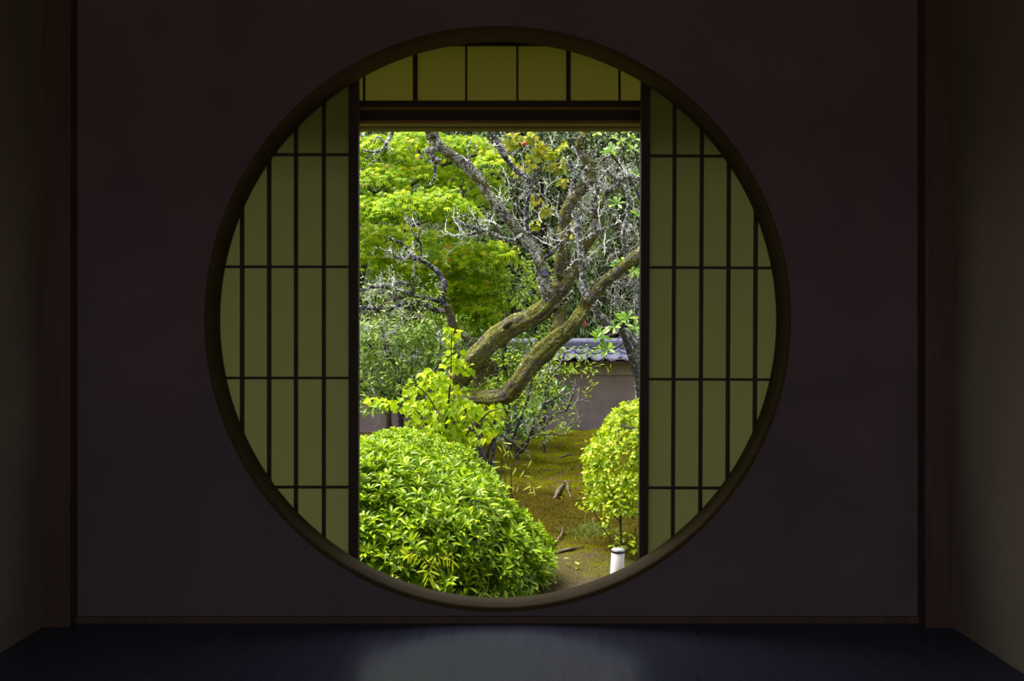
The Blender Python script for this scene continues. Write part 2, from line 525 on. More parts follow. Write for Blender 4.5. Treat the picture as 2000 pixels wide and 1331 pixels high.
def lf_maple():
    lobes = [(-125, 0.32), (-78, 0.62), (-38, 0.86), (0, 1.0), (38, 0.86), (78, 0.62), (125, 0.32)]
    c = (0, 0.22)
    pts = []
    for i, (a, L) in enumerate(lobes):
        a = math.radians(a)
        L *= 0.74
        pts.append((c[0] + math.sin(a) * L, c[1] + math.cos(a) * L, -0.16 * L))
        if i < 6:
            a2 = math.radians((lobes[i][0] + lobes[i + 1][0]) / 2)
            pts.append((c[0] + math.sin(a2) * 0.22, c[1] + math.cos(a2) * 0.22, 0.03))
    pts.append((0, 0.04, 0))
    v = [(c[0], c[1], 0)] + pts
    n = len(pts)
    return np.array(v, float), [(0, 1 + (k + 1) % n, 1 + k) for k in range(n)]


def lf_strip(w=0.05, curl=0.3):
    v = [(0, 0, 0), (-w, 0.35, -curl * 0.1), (w, 0.35, -curl * 0.1), (-w * 0.8, 0.7, -curl * 0.45), (w * 0.8, 0.7, -curl * 0.45), (0, 1, -curl)]
    return np.array(v, float), [(0, 2, 1), (1, 2, 4, 3), (3, 4, 5)]


def lf_flake():
    v = [(0, 0.5, 0.16)] + [(0.5 * math.cos(a) * q, 0.5 + 0.5 * math.sin(a) * q, z) for a, q, z in ((0.2, 1, 0.05), (1.3, 0.75, -0.1), (2.4, 1.05, 0.12), (3.7, 0.7, -0.05), (5.0, 0.95, 0.1))]
    return np.array(v, float), [(0, 1 + k, 1 + (k + 1) % 5) for k in range(5)]


def lf_tuft():
    v = [(0, 0, 0), (0.3, 0, 0), (0.3, 0.25, 1), (-0.26, 0.2, 0), (-0.1, 0.28, 0), (-0.5, 0.3, 0.9), (0.0, -0.2, 0), (-0.15, -0.28, 0), (0.1, -0.45, 0.9)]
    return np.array(v, float), [(0, 1, 2), (0, 3, 5), (0, 6, 8)]


def unit(a):
    return a / (np.linalg.norm(a, axis=-1, keepdims=True) + 1e-9)


def frames(ydir, nrm):
    y = unit(np.asarray(ydir, float))
    n = np.asarray(nrm, float)
    n = unit(n - y * (n * y).sum(-1, keepdims=True))
    x = np.cross(y, n)
    return np.stack([x, y, n], axis=-1)        # columns


def merge(tmpl, pos, mats, size):
    tv, tf = tmpl
    v = np.einsum('nij,kj->nki', mats, tv) * size[:, None, None] + pos[:, None, :]
    N, K = len(pos), len(tv)
    return v.reshape(-1, 3), tf, N, K


def big_mesh(name, tmpl, pos, mats, size, mat):
    v, tf, N, K = merge(tmpl, pos, mats, size)
    me = bpy.data.meshes.new(name)
    flat = np.concatenate([np.array(q) for q in tf])
    tot = np.array([len(q) for q in tf])
    L = len(flat)
    loops = (flat[None, :] + (np.arange(N) * K)[:, None]).ravel()
    totals = np.tile(tot, N)
    starts = np.concatenate([[0], np.cumsum(totals)[:-1]])
    me.vertices.add(N * K)
    me.vertices.foreach_set('co', v.ravel())
    me.loops.add(N * L)
    me.loops.foreach_set('vertex_index', loops.astype(np.int32))
    me.polygons.add(len(totals))
    me.polygons.foreach_set('loop_start', starts.astype(np.int32))
    me.update(calc_edges=True)
    me.materials.append(mat)
    return me


TMPL = {'oval': lf_oval(), 'wide': lf_oval(0.3, 0.05, 0.1), 'slim': lf_oval(0.17, 0.07, 0.16), 'oblong': lf_long(0.19, 0.18), 'long': lf_long(), 'heart': lf_heart(), 'maple': lf_maple(), 'strip': lf_strip(), 'flake': lf_flake(), 'tuft': lf_tuft(),
        'lance': lf_long(0.09, 0.3), 'blade': lf_strip(0.02, 0.6)}
BATCH = []


def leaves(parent, tmpl, mat, pos, ydir, nrm, size, n_parts=300, part='leaf', rest='foliage'):
    pos, size = np.asarray(pos, float), np.asarray(size, float)
    BATCH.append(dict(parent=parent, tmpl=tmpl, mat=mat, pos=pos, fr=frames(ydir, nrm), size=size, n=n_parts, part=part, rest=rest))


def finish_leaves():
    """every plant's 300 leaves that show largest become parts of their own, the rest one joined part"""
    cell = 5
    zb = {}
    info = []
    for b in BATCH:
        c = b['pos'] + b['fr'][:, :, 1] * (b['size'] * 0.5)[:, None]
        d = c[:, 1] - CAM_Y
        px = CX + c[:, 0] / d * F
        py = CY - (c[:, 2] - CAM_Z) / d * F
        inside = (px > 700) & (px < 1247) & (py > 258) & (np.hypot(px - 974, py - 624.5) < 543)
        view = unit(np.array([0, CAM_Y, CAM_Z]) - c)
        face = np.abs((view * b['fr'][:, :, 2]).sum(1))
        score = np.where(inside, b['size'] / d * (0.35 + face), 0)
        info.append((px, py, d, inside, score))
    W, H = 2000 // cell + 1, 1331 // cell + 1
    z = np.full(W * H, 1e9)
    for (px, py, d, ins, s) in info:
        idx = (np.clip(px, 0, 1999) // cell).astype(int) * H + (np.clip(py, 0, 1330) // cell).astype(int)
        np.minimum.at(z, idx[ins], d[ins])
    for b, (px, py, d, ins, s) in zip(BATCH, info):
        idx = (np.clip(px, 0, 1999) // cell).astype(int) * H + (np.clip(py, 0, 1330) // cell).astype(int)
        vis = ins & (d <= z[idx] + 0.04)
        s = np.where(vis, s, s * 1e-3)
        n = min(b['n'], int(ins.sum()), len(s))
        order = np.argsort(-s)
        pick, other = order[:n], order[n:]
        par = b['parent']
        off = np.array(world_loc(par))
        if n:
            tv, tf = TMPL[b['tmpl']]
            mb = MB()
            mb.add(tv, tf)
            me = mb.mesh(b['part'], b['mat'])
            for i in pick:
                o = bpy.data.objects.new(b['part'], me)
                COL.objects.link(o)
                o.parent = par
                m = np.eye(4)
                m[:3, :3] = b['fr'][i] * b['size'][i]
                m[:3, 3] = b['pos'][i] - off
                o.matrix_local = Matrix(m.tolist())
        if len(other):
            me = big_mesh(b['rest'], TMPL[b['tmpl']], b['pos'][other] - off, b['fr'][other], b['size'][other], b['mat'])
            o = bpy.data.objects.new(b['rest'], me)
            COL.objects.link(o)
            o.parent = par
            o['kind'] = 'stuff'


def flakes(parent, tubes, per_m, size, mat='lichen', name='lichen', spread=1.0, hang=0.0):
    """small crumpled flakes standing off the branches"""
    pos, nd, yd, sz = [], [], [], []
    for pts, rad in tubes:
        seg = np.diff(pts, axis=0)
        L = np.linalg.norm(seg, axis=1)
        n = int(RNG.poisson(L.sum() * per_m))
        if n == 0:
            continue
        k = RNG.choice(len(seg), n, p=L / L.sum())
        t = RNG.random(n)[:, None]
        c = pts[k] + seg[k] * t
        r = rad[k]
        out = unit(RNG.normal(size=(n, 3)) + np.array([0, -0.3, 0.35 - hang]))
        tn = unit(seg[k])
        out = unit(out - tn * (out * tn).sum(1, keepdims=True))
        pos.append(c + out * (r * 0.9)[:, None])
        yd.append(unit(out * spread + tn * RNG.normal(size=(n, 1)) * 0.8 + RNG.normal(size=(n, 3)) * 0.3))
        nd.append(unit(RNG.normal(size=(n, 3)) + out))
        sz.append(RNG.uniform(size[0], size[1], n))
    if not pos:
        return
    pos, yd, nd, sz = map(np.concatenate, (pos, yd, nd, sz))
    off = np.array(world_loc(parent))
    me = big_mesh(name, TMPL['flake'], pos - off, frames(yd, nd), sz, M[mat])
    o = bpy.data.objects.new(name, me)
    COL.objects.link(o)
    o.parent = parent
    o['kind'] = 'stuff'


def grow(out, p, d, L, r, depth, tort=0.35, up=0.1, kids=(3, 5)):
    """a crooked twig with side twigs, appended to out as (points, radii)"""
    n = 6
    pts, rad = [np.array(p, float)], [r]
    d = np.array(d, float)
    d /= np.linalg.norm(d) + 1e-9
    for i in range(n):
        d = d + RNG.normal(size=3) * tort + np.array([0, 0, up])
        d /= np.linalg.norm(d)
        pts.append(pts[-1] + d * L / n)
        rad.append(max(0.0012, r * (1 - 0.75 * (i + 1) / n)))
    pts, rad = np.array(pts), np.array(rad)
    out.append((pts, rad))
    if depth > 0:
        for _ in range(RNG.integers(kids[0], kids[1] + 1)):
            k = RNG.integers(1, n)
            s = unit(RNG.normal(size=3))
            t = unit(pts[k] - pts[k - 1])
            s = unit(s - t * np.dot(s, t))
            grow(out, pts[k], t * 0.7 + s * 0.9, L * RNG.uniform(0.4, 0.7), rad[k] * 0.7, depth - 1, tort, up, kids)


def twig_part(parent, tubes, mat, name='twigs', sides=3):
    mb = MB()
    for i, (p, r) in enumerate(tubes):
        mb.tube(p, r, sides, cap=False)
    o = mb.build(name, M[mat], parent)
    o['kind'] = 'stuff'
    return o


def branch(parent, name, rows, d0, d1=None, mat='limb_bark', sides=14, rough=0.10, flute=0.0, seed=0, wob=0.06, label=None):
    p, r = trace(rows, d0, d1, wob)
    mb = MB()
    if flute:                                # thick limbs: closer rings so the grooves and knobs show
        f_ = spline(np.concatenate([p, r[:, None]], 1), 3)
        mb.tube(f_[:, :3], f_[:, 3], sides + 12, rough, flute, seed)
    else:
        mb.tube(p, r, sides, rough, flute, seed)
    o = mb.build(name, M[mat], parent, smooth=True)
    if label:
        o['label'] = label
    return p, r


# ------------------------------------------------------------------ the room
WT = 0.118                       # thickness of the wall with the round window
WX0, WX1, ZC = -1.44, 1.35, 2.35
HX, HZ, HR = -0.0447, 0.947, 0.9


def round_wall():
    n = 160
    ang = [2 * math.pi * k / n for k in range(n)]
    x0, x1, z0, z1 = WX0 - 0.3, WX1 + 0.3, -0.3, 2.7
    corners = [math.atan2(z - HZ, x - HX) % (2 * math.pi) for x in (x0, x1) for z in (z0, z1)]
    for c in corners:
        k = min(range(n), key=lambda i: abs(ang[i] - c))
        ang[k] = c
    mb = MB()
    rr = HR + 0.012

    def ring(y, outer):
        v = []
        for a in ang:
            c, s = math.cos(a), math.sin(a)
            if outer:
                t = min(((x1 - HX) / c if c > 1e-9 else (x0 - HX) / c if c < -1e-9 else 1e9), ((z1 - HZ) / s if s > 1e-9 else (z0 - HZ) / s if s < -1e-9 else 1e9))
            else:
                t = rr
            v.append((HX + c * t, y, HZ + s * t))
        return v
    v = ring(0, False) + ring(0, True) + ring(WT, False) + ring(WT, True)
    f = []
    for k in range(n):
        j = (k + 1) % n
        f.append((k, j, n + j, n + k))
        f.append((2 * n + k, 3 * n + k, 3 * n + j, 2 * n + j))
        f.append((n + k, n + j, 3 * n + j, 3 * n + k))
    mb.add(v, f)
    struct('wall_front', mb, M['plaster'])
    # plastered rim of the round opening, its front arris rounded over
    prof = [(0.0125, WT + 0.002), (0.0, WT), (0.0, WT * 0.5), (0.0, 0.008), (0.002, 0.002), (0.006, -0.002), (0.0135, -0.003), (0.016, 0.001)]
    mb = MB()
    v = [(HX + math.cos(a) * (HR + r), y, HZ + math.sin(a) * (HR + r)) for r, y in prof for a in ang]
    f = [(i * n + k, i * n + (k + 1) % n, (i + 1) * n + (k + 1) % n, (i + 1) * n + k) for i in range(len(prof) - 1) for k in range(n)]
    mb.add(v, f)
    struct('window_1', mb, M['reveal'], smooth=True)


round_wall()
mb = MB(); mb.box(WX0 - 0.2, WX1 + 0.2, -4.7, 0.0, -0.12, 0.0); struct('floor', mb, M['floor'])
mb = MB(); mb.box(WX0 - 0.3, WX1 + 0.3, -4.7, 0.0, ZC, ZC + 0.12); struct('ceiling', mb, M['ceiling'])
mb = MB(); mb.box(WX0 - 0.15, WX0, -4.52, 0.0, 0, ZC); struct('wall_left', mb, M['side_plaster'])
mb = MB(); mb.box(WX1, WX1 + 0.15, -4.52, 0.0, 0, ZC); struct('wall_right', mb, M['side_plaster'])
mb = MB()
DX0, DX1, DZ0, DZ1 = -1.25, 1.15, 0.0, 2.0  # unseen back opening, added and sized to brighten the room walls
mb.box(WX0, DX0, -4.52, -4.4, 0, ZC); mb.box(DX1, WX1, -4.52, -4.4, 0, ZC)
mb.box(DX0, DX1, -4.52, -4.4, DZ1, ZC)
struct('wall_back', mb, M['side_plaster'])
mb = MB()
mb.box(WX0, WX0 + 0.085, -0.052, 0.002, 0, ZC)
struct('trim_1', mb, M['post'])
mb = MB()
mb.box(WX1 - 0.085, WX1, -0.058, 0.002, 0, ZC)
struct('trim_2', mb, M['post'])
mb = MB(); mb.box(WX0 + 0.085, WX1 - 0.085, -0.012, 0.001, 0, 0.02); struct('baseboard_front', mb, M['post'])

# veranda outside the round window: narrow floor, eave, ceiling boards, end walls
mb = MB(); mb.box(-2.6, 2.6, WT, 0.40, -0.16, -0.075); struct('floor_veranda', mb, M['eave'])
mb = MB()
mb.add([(-3.2, 0.0, 2.50), (3.2, 0.0, 2.50), (3.2, 1.30, 2.18), (-3.2, 1.30, 2.18), (-3.2, 0.0, 2.62), (3.2, 0.0, 2.62), (3.2, 1.30, 2.26), (-3.2, 1.30, 2.26)],
       [(0, 3, 2, 1), (4, 5, 6, 7), (0, 1, 5, 4), (1, 2, 6, 5), (2, 3, 7, 6), (3, 0, 4, 7)])
struct('roof_eave', mb, M['eave'])
mb = MB(); mb.box(-3.2, 3.2, -5.6, 0.05, 2.62, 2.74); struct('roof_house', mb, M['eave'])  # rear overhang extended to keep the sun out of the added back opening
mb = MB(); mb.box(-9, 9, -16, -4.75, -0.7, -0.45); struct('ground_rear_bounce', mb, M['rear_bounce'])  # unseen ground added to bounce daylight in through the back opening
for nm, xa, xb in (('wall_outer_left', -3.0, WX0 - 0.3), ('wall_outer_right', WX1 + 0.3, 3.0)):
    mb = MB(); mb.box(xa, xb, 0, WT, -0.6, 2.5); struct(nm, mb, M['plaster'])
mb = MB(); mb.box(-3.0, 3.0, 0.02, 0.10, -0.7, -0.3); struct('wall_foundation', mb, M['wall_low'])

# ------------------------------------------------------------------ sliding shoji screens behind the round window
SY = 0.165


def shoji(label, stiles, bars, rails_z, tilt):
    xs = [s for st in stiles for s in st]
    xa, xb = min(xs), max(xs)
    cx, z0, z1 = (xa + xb) / 2, -0.07, 1.97
    t = thing('shoji_screen', label, 'screen', (cx, SY, z0))
    for a, b in stiles:
        mb = MB(); mb.box(a, b, SY - 0.004, SY + 0.028, z0, z1); mb.build('stile', M['dark_wood'], t)
    ia, ib = min(max(s) for s in stiles), max(min(s) for s in stiles)
    for a, b in ((z0, z0 + 0.05), (z1 - 0.04, z1)):
        mb = MB(); mb.box(ia, ib, SY, SY + 0.026, a, b); mb.build('rail', M['dark_wood'], t)
    for x in bars:
        mb = MB(); mb.box(x - 0.0055, x + 0.0055, SY, SY + 0.018, z0 + 0.05, z1 - 0.04); mb.build('vertical_bar', M['dark_wood'], t)
    for z in rails_z:
        mb = MB(); mb.box(ia, ib, SY + 0.005, SY + 0.018, z - 0.0042, z + 0.0042); mb.build('horizontal_bar', M['dark_wood'], t)
    gx = [ia] + sorted(bars) + [ib]
    gz = [z0 + 0.05] + sorted(rails_z) + [z1 - 0.04]
    for i in range(len(gx) - 1):
        for k in range(len(gz) - 1):
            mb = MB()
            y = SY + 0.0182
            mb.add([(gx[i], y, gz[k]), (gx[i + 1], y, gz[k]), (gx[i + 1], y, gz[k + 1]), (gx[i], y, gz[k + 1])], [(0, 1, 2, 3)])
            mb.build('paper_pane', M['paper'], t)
    t.rotation_euler = (0, tilt, 0)
    return t


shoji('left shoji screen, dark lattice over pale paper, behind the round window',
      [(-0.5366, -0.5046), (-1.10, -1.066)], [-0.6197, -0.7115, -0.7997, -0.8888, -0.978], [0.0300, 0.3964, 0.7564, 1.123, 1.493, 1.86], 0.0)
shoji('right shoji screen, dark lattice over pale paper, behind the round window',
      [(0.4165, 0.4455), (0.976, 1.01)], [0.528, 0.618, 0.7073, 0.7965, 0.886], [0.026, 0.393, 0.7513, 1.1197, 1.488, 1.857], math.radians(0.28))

# ------------------------------------------------------------------ paper transom panels and lintel beams outside
TY = 0.40
TD = TY - CAM_Y


def tx(px):
    return (px - CX) * TD / F


def tz(py):
    return CAM_Z - (py - CY) * TD / F


Z_SILL, Z_TOP = tz(201), tz(84)
pw = tx(1110.5) - tx(810.5)
sp = pw / 3
for i, lab in ((-1, 'left paper transom panel above the garden opening'), (0, 'middle paper transom panel with two thin bars above the garden opening'), (1, 'right paper transom panel above the garden opening')):
    a = tx(810.5) + i * pw
    b = a + pw
    t = thing('transom_panel', lab, 'panel', (a, TY, Z_SILL))
    for q in (a, b - 0.0075):
        mb = MB(); mb.box(q, q + 0.0075, TY, TY + 0.02, Z_SILL, Z_TOP + 0.04); mb.build('stile', M['dark_wood'], t)
    mb = MB(); mb.box(a + 0.0075, b - 0.0075, TY, TY + 0.02, Z_TOP - 0.007, Z_TOP + 0.04); mb.build('rail', M['dark_wood'], t)
    for k in (1, 2):
        x = a + sp * k
        mb = MB(); mb.box(x - 0.0038, x + 0.0038, TY + 0.003, TY + 0.016, Z_SILL, Z_TOP - 0.007); mb.build('vertical_bar', M['dark_wood'], t)
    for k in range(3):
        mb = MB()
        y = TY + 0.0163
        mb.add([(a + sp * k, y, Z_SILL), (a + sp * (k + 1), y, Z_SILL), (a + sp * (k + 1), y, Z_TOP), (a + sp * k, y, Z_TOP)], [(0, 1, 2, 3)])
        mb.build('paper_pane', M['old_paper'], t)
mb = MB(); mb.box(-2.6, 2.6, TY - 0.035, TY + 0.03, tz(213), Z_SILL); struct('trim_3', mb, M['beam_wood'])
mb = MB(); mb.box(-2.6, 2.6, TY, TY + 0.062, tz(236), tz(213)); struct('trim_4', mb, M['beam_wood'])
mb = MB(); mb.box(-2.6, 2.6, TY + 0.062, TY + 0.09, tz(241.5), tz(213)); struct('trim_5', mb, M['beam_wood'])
mb = MB(); mb.box(-2.6, 2.6, TY + 0.09, TY + 0.15, 1.647, tz(213)); struct('trim_6', mb, M['underside_light_paint'])  # lit underside of the rear rail put into its colour
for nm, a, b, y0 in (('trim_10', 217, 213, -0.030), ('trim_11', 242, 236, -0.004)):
    mb = MB(); mb.box(-2.6, 2.6, TY + y0, TY + y0 + 0.05, tz(a), tz(b)); struct(nm, mb, M['underside_light_paint'])  # strips added in the lighter tone to stand for lit beam undersides
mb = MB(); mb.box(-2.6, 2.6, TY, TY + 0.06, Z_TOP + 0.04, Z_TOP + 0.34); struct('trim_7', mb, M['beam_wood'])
for nm, x in (('trim_8', -2.5), ('trim_9', 2.4)):
    mb = MB(); mb.box(x, x + 0.1, TY - 0.02, TY + 0.08, -0.6, 2.2); struct(nm, mb, M['post'])


# ------------------------------------------------------------------ ground, hill
CU = np.random.default_rng(21)
CN = 420
CUX, CUY, CUR = CU.uniform(-1.6, 2.6, CN), CU.uniform(2.2, 12, CN), CU.uniform(0.16, 0.42, CN)
CUH = CUR * CU.uniform(0.16, 0.32, CN)


def cushions(x, y):
    """low moss cushions that meet in creases"""
    if np.ndim(x) == 0:
        q = np.clip(1 - ((x - CUX) ** 2 + ((y - CUY) * 0.85) ** 2) / CUR ** 2, 0, 1)
        return float(np.max(CUH * np.sqrt(q)) * np.clip((y - 2.5) / 5, 0.25, 1))
    out = np.zeros(np.shape(x))
    for cx, cy, r_, h in zip(CUX, CUY, CUR, CUH):
        q = 1 - ((x - cx) ** 2 + ((y - cy) * 0.85) ** 2) / (r_ * r_)
        out = np.maximum(out, h * np.sqrt(np.clip(q, 0, 1)) * np.clip((y - 2.5) / 5, 0.25, 1))
    return out


def gz(x, y):
    x, y = np.asarray(x, float), np.asarray(y, float)
    return gz0(x, y) + cushions(x, y)


def gz0(x, y):
    z = -0.6 + 0.06 * np.clip((y - 6) / 6, 0, 1)
    z = z + 0.05 * np.exp(-((x - 0.5) ** 2 / 0.8 + (y - 9.0) ** 2 / 2.0)) + 0.035 * np.sin(x * 2.3 + y * 0.7) * np.sin(y * 1.9 + 0.6) + 0.014 * np.sin(x * 7.1 + 1) * np.sin(y * 6.3) + 0.008 * np.sin(x * 17 + y * 9) * np.sin(y * 15 - x * 5)
    return z


def on_ground(px, py):
    """distance at which the view through a pixel meets the ground"""
    d = 4.0
    for _ in range(400):
        p = P(px, py, d)
        if p[2] <= gz(p[0], p[1]):
            break
        d += 0.03
    return d


gx = np.concatenate([np.linspace(-8, -1.2, 40, endpoint=False), np.linspace(-1.2, 2.4, 104, endpoint=False), np.linspace(2.4, 8, 34)])
gy = np.concatenate([np.linspace(0.12, 2.0, 16, endpoint=False), np.linspace(2.0, 12.0, 250, endpoint=False), np.linspace(12.0, 16.5, 20)])
nx, ny = len(gx), len(gy)
X, Y = np.meshgrid(gx, gy, indexing='ij')
mb = MB()
mb.add(np.stack([X, Y, gz(X, Y)], -1).reshape(-1, 3), [(i * ny + j, (i + 1) * ny + j, (i + 1) * ny + j + 1, i * ny + j + 1) for i in range(nx - 1) for j in range(ny - 1)])
struct('ground', mb, M['ground'], smooth=True)
mb = MB()
hx = np.linspace(-24, 24, 40)
hy = np.linspace(16.4, 34, 26)
X, Y = np.meshgrid(hx, hy, indexing='ij')
Zh = -0.62 + np.clip((Y - 17.5), 0, None) * 0.62 + 0.35 * np.sin(X * 0.9 + Y) * np.sin(Y * 0.8)
Zh[:, 0] = -0.65
mb.add(np.stack([X, Y, Zh], -1).reshape(-1, 3), [(i * 26 + j, (i + 1) * 26 + j, (i + 1) * 26 + j + 1, i * 26 + j + 1) for i in range(39) for j in range(25)])
struct('ground_hillside', mb, M['hill'], smooth=True)

# moss cover: tiny tufts, denser where the moss is thick
n = 52000
px_ = RNG.uniform(-2.2, 2.6, n)
py_ = 1.7 + (11.6 - 1.7) * RNG.random(n) ** 0.75
dens = 0.5 + 0.5 * np.sin(px_ * 3.1 + np.sin(py_ * 2.2) * 1.3) * np.sin(py_ * 2.7 + 0.4) + 0.35 * np.sin(px_ * 9 + 2) * np.sin(py_ * 8)
bare = (py_ < 3.9 + 0.3 * np.sin(px_ * 5)) & (px_ < 0.62 + 0.12 * np.sin(py_ * 4))
keep = RNG.random(n) < np.clip(dens + 0.35, 0.12, 1) * np.where(bare, 0.10, 1)
px_, py_ = px_[keep], py_[keep]
edge = py_ + 0.5 * np.sin(px_ * 2.9 + 1) + 0.25 * np.sin(px_ * 7 + py_ * 5)
belt = (edge > 4.1) & (edge < 6.4) & (RNG.random(len(px_)) < 0.88)
for nm, sel, mt_, lab in (('moss', ~belt, 'moss_tuft', 'bright yellow-green moss cushions covering the ground before the garden wall'), ('dark_moss', belt, 'dark_moss_tuft', 'belt of darker brown-green moss across the middle of the mossy path')):
    x_, y_ = px_[sel], py_[sel]
    n = len(x_)
    pos = np.stack([x_, y_, gz(x_, y_) - 0.004], 1)
    a = RNG.uniform(0, 6.28, n)
    yd = np.stack([np.cos(a), np.sin(a), np.zeros(n)], 1)
    me = big_mesh(nm, TMPL['tuft'], pos, frames(yd, np.stack([RNG.normal(0, .2, n), RNG.normal(0, .2, n), np.ones(n)], 1)), RNG.uniform(0.010, 0.024, n), M[mt_])
    o = bpy.data.objects.new(nm, me)
    COL.objects.link(o)
    tag(o, lab, 'moss', kind='stuff')

# ------------------------------------------------------------------ garden wall with tiled roof
WD = 15.3
WY = WD + CAM_Y


def wz(py, d=WD):
    return CAM_Z - (py - CY) * d / F


gw = thing('garden_wall', 'low violet-grey plastered garden wall with a blue-grey tiled roof behind the mossy tree', 'wall', (0, WY, -0.6))
gw['kind'] = 'structure'
mb = MB(); mb.box(-7, 7, WY + 0.03, WY + 0.25, -0.7, wz(733)); mb.build('lower_wall', M['wall_low'], gw)
mb = MB(); mb.box(-7, 7, WY - 0.02, WY + 0.30, wz(733), wz(703)); mb.build('upper_band', M['wall_band'], gw)
rz0, rz1 = wz(703), wz(678)
mb = MB()
mb.add([(-7, WY - 0.34, rz0 - 0.02), (7, WY - 0.34, rz0 - 0.02), (7, WY + 0.14, rz1 - 0.02), (-7, WY + 0.14, rz1 - 0.02), (7, WY + 0.62, rz0 - 0.02), (-7, WY + 0.62, rz0 - 0.02), (-7, WY - 0.34, rz0 - 0.05), (7, WY - 0.34, rz0 - 0.05), (7, WY + 0.62, rz0 - 0.05), (-7, WY + 0.62, rz0 - 0.05)],
       [(0, 1, 2, 3), (3, 2, 4, 5), (6, 9, 8, 7), (0, 6, 7, 1), (5, 4, 8, 9)])
mb.build('roof_bed', M['dark_wood'], gw)
TWD = 0.23


def tile_mesh():
    mb = MB()
    k = 10
    us = np.linspace(0, 1, k)
    prof = 0.030 * np.where(us < 0.68, -np.sin(us / 0.68 * math.pi) * 0.75, np.sin((us - 0.68) / 0.32 * math.pi) * 1.1)
    L = 0.27
    sl = (rz1 - rz0) / 0.48
    v = []
    for (yy, dz) in ((0, 0.0), (L, 0.0), (0, -0.018)):
        for u, h in zip(us, prof):
            v.append((u * TWD, yy, yy * sl + h + dz + (0.022 if yy == 0 else 0.0)))
    f = [(i, i + 1, k + i + 1, k + i) for i in range(k - 1)] + [(2 * k + i, 2 * k + i + 1, i + 1, i) for i in range(k - 1)]
    mb.add(v, f)
    return mb.mesh('roof_tile', M['tile'])


tme = tile_mesh()
sl = (rz1 - rz0) / 0.48
for row in range(2):
    for i in range(-28, 28):
        o = bpy.data.objects.new('roof_tile', tme)
        COL.objects.link(o)
        o.parent = gw
        yy = -0.355 + row * 0.24
        o.location = (i * TWD + 0.05 + R.uniform(-.003, .003), yy, rz0 + (yy + 0.34) * sl + 0.012 + R.uniform(-.003, .003) + 0.6)
mb = MB(); mb.box(-7, 7, WY + 0.02, WY + 0.26, wz(681), wz(675)); mb.build('ridge_course', M['tile'], gw)
mb = MB(); mb.box(-7, 7, WY + 0.04, WY + 0.24, wz(675), wz(670)); mb.build('ridge_course', M['tile'], gw)
mb = MB()
k = 9
cr = 0.075
zc_ = wz(670)
v = []
for x, s in ((0, 1.0), (TWD - 0.004, 0.97)):
    for j in range(k):
        a = math.pi * j / (k - 1)
        v.append((x, -math.cos(a) * cr * s, math.sin(a) * cr * s))
mb.add(v, [(j, k + j, k + j + 1, j + 1) for j in range(k - 1)] + [tuple(range(k)), tuple(range(2 * k - 1, k - 1, -1))])
cme = mb.mesh('ridge_cap_tile', M['tile'], smooth=False)
for i in range(-28, 28):
    o = bpy.data.objects.new('ridge_cap_tile', cme)
    COL.objects.link(o)
    o.parent = gw
    o.location = (i * TWD + 0.02, 0.14, zc_ + 0.6 + R.uniform(-.002, .002))

# ------------------------------------------------------------------ old mossy tree
base = P(884, 938, 10.5)
mt = thing('mossy_tree', 'old gnarled tree with leaning moss-covered forked trunk in the middle of the garden', 'tree', base)
T = []
T.append(branch(mt, 'trunk', [(872, 960, 62), (876, 880, 54), (880, 800, 50), (888, 755, 47), (905, 725, 43), (935, 692, 41), (965, 663, 40), (1005, 636, 37), (1042, 619, 37), (1068, 600, 36), (1082, 574, 34), (1086, 556, 28)], 10.5, 10.4, 'trunk_bark', 32, 0.05, 0.11, 1))
T.append(branch(mt, 'trunk', [(876, 842, 44), (885, 806, 40), (905, 784, 34), (935, 778, 31), (965, 778, 32), (992, 770, 35), (1012, 745, 37), (1034, 714, 37), (1059, 688, 37), (1086, 662, 36), (1106, 648, 33), (1124, 628, 27), (1140, 602, 24), (1148, 578, 22)], 10.45, 10.1, 'trunk_bark', 28, 0.07, 0.085, 2))
T.append(branch(mt, 'trunk', [(1088, 586, 24), (1095, 600, 22), (1093, 620, 24), (1088, 648, 26)], 10.4, 10.3, 'trunk_bark', 14, 0.06, 0.05, 3))
L1 = branch(mt, 'limb', [(1078, 585, 28), (1063, 560, 25), (1059, 534, 24), (1053, 508, 22), (1040, 482, 21), (1012, 452, 20), (989, 425, 20), (966, 397, 21), (950, 374, 21), (930, 345, 22), (906, 320, 20), (884, 304, 19), (857, 286, 17), (842, 270, 15), (836, 250, 14), (828, 222, 12)], 10.35, 9.7, 'spotted_bark', 16, 0.08, 0.05, 4)
L2 = branch(mt, 'limb', [(1090, 572, 30), (1096, 545, 26), (1095, 513, 25), (1098, 477, 24), (1102, 443, 24), (1109, 409, 24), (1122, 385, 22), (1140, 367, 20), (1153, 352, 20), (1153, 332, 20), (1144, 310, 19), (1132, 292, 16), (1133, 275, 14), (1145, 258, 15), (1154, 238, 13)], 10.4, 10.2, 'limb_bark', 16, 0.09, 0.05, 5)
L3 = branch(mt, 'limb', [(1092, 578, 22), (1106, 552, 22), (1124, 514, 24), (1140, 483, 24), (1158, 455, 23), (1170, 431, 20), (1164, 416, 17), (1174, 398, 13), (1183, 377, 12)], 10.4, 10.5, 'limb_bark', 14, 0.10, 0.04, 6)
L4 = branch(mt, 'limb', [(1143, 590, 22), (1163, 571, 21), (1185, 547, 22), (1208, 529, 22), (1230, 511, 22), (1246, 496, 22), (1285, 468, 20), (1330, 430, 15), (1375, 385, 10), (1400, 320, 6), (1420, 260, 3)], 10.1, 9.9, 'limb_bark', 14, 0.09, 0.04, 7)
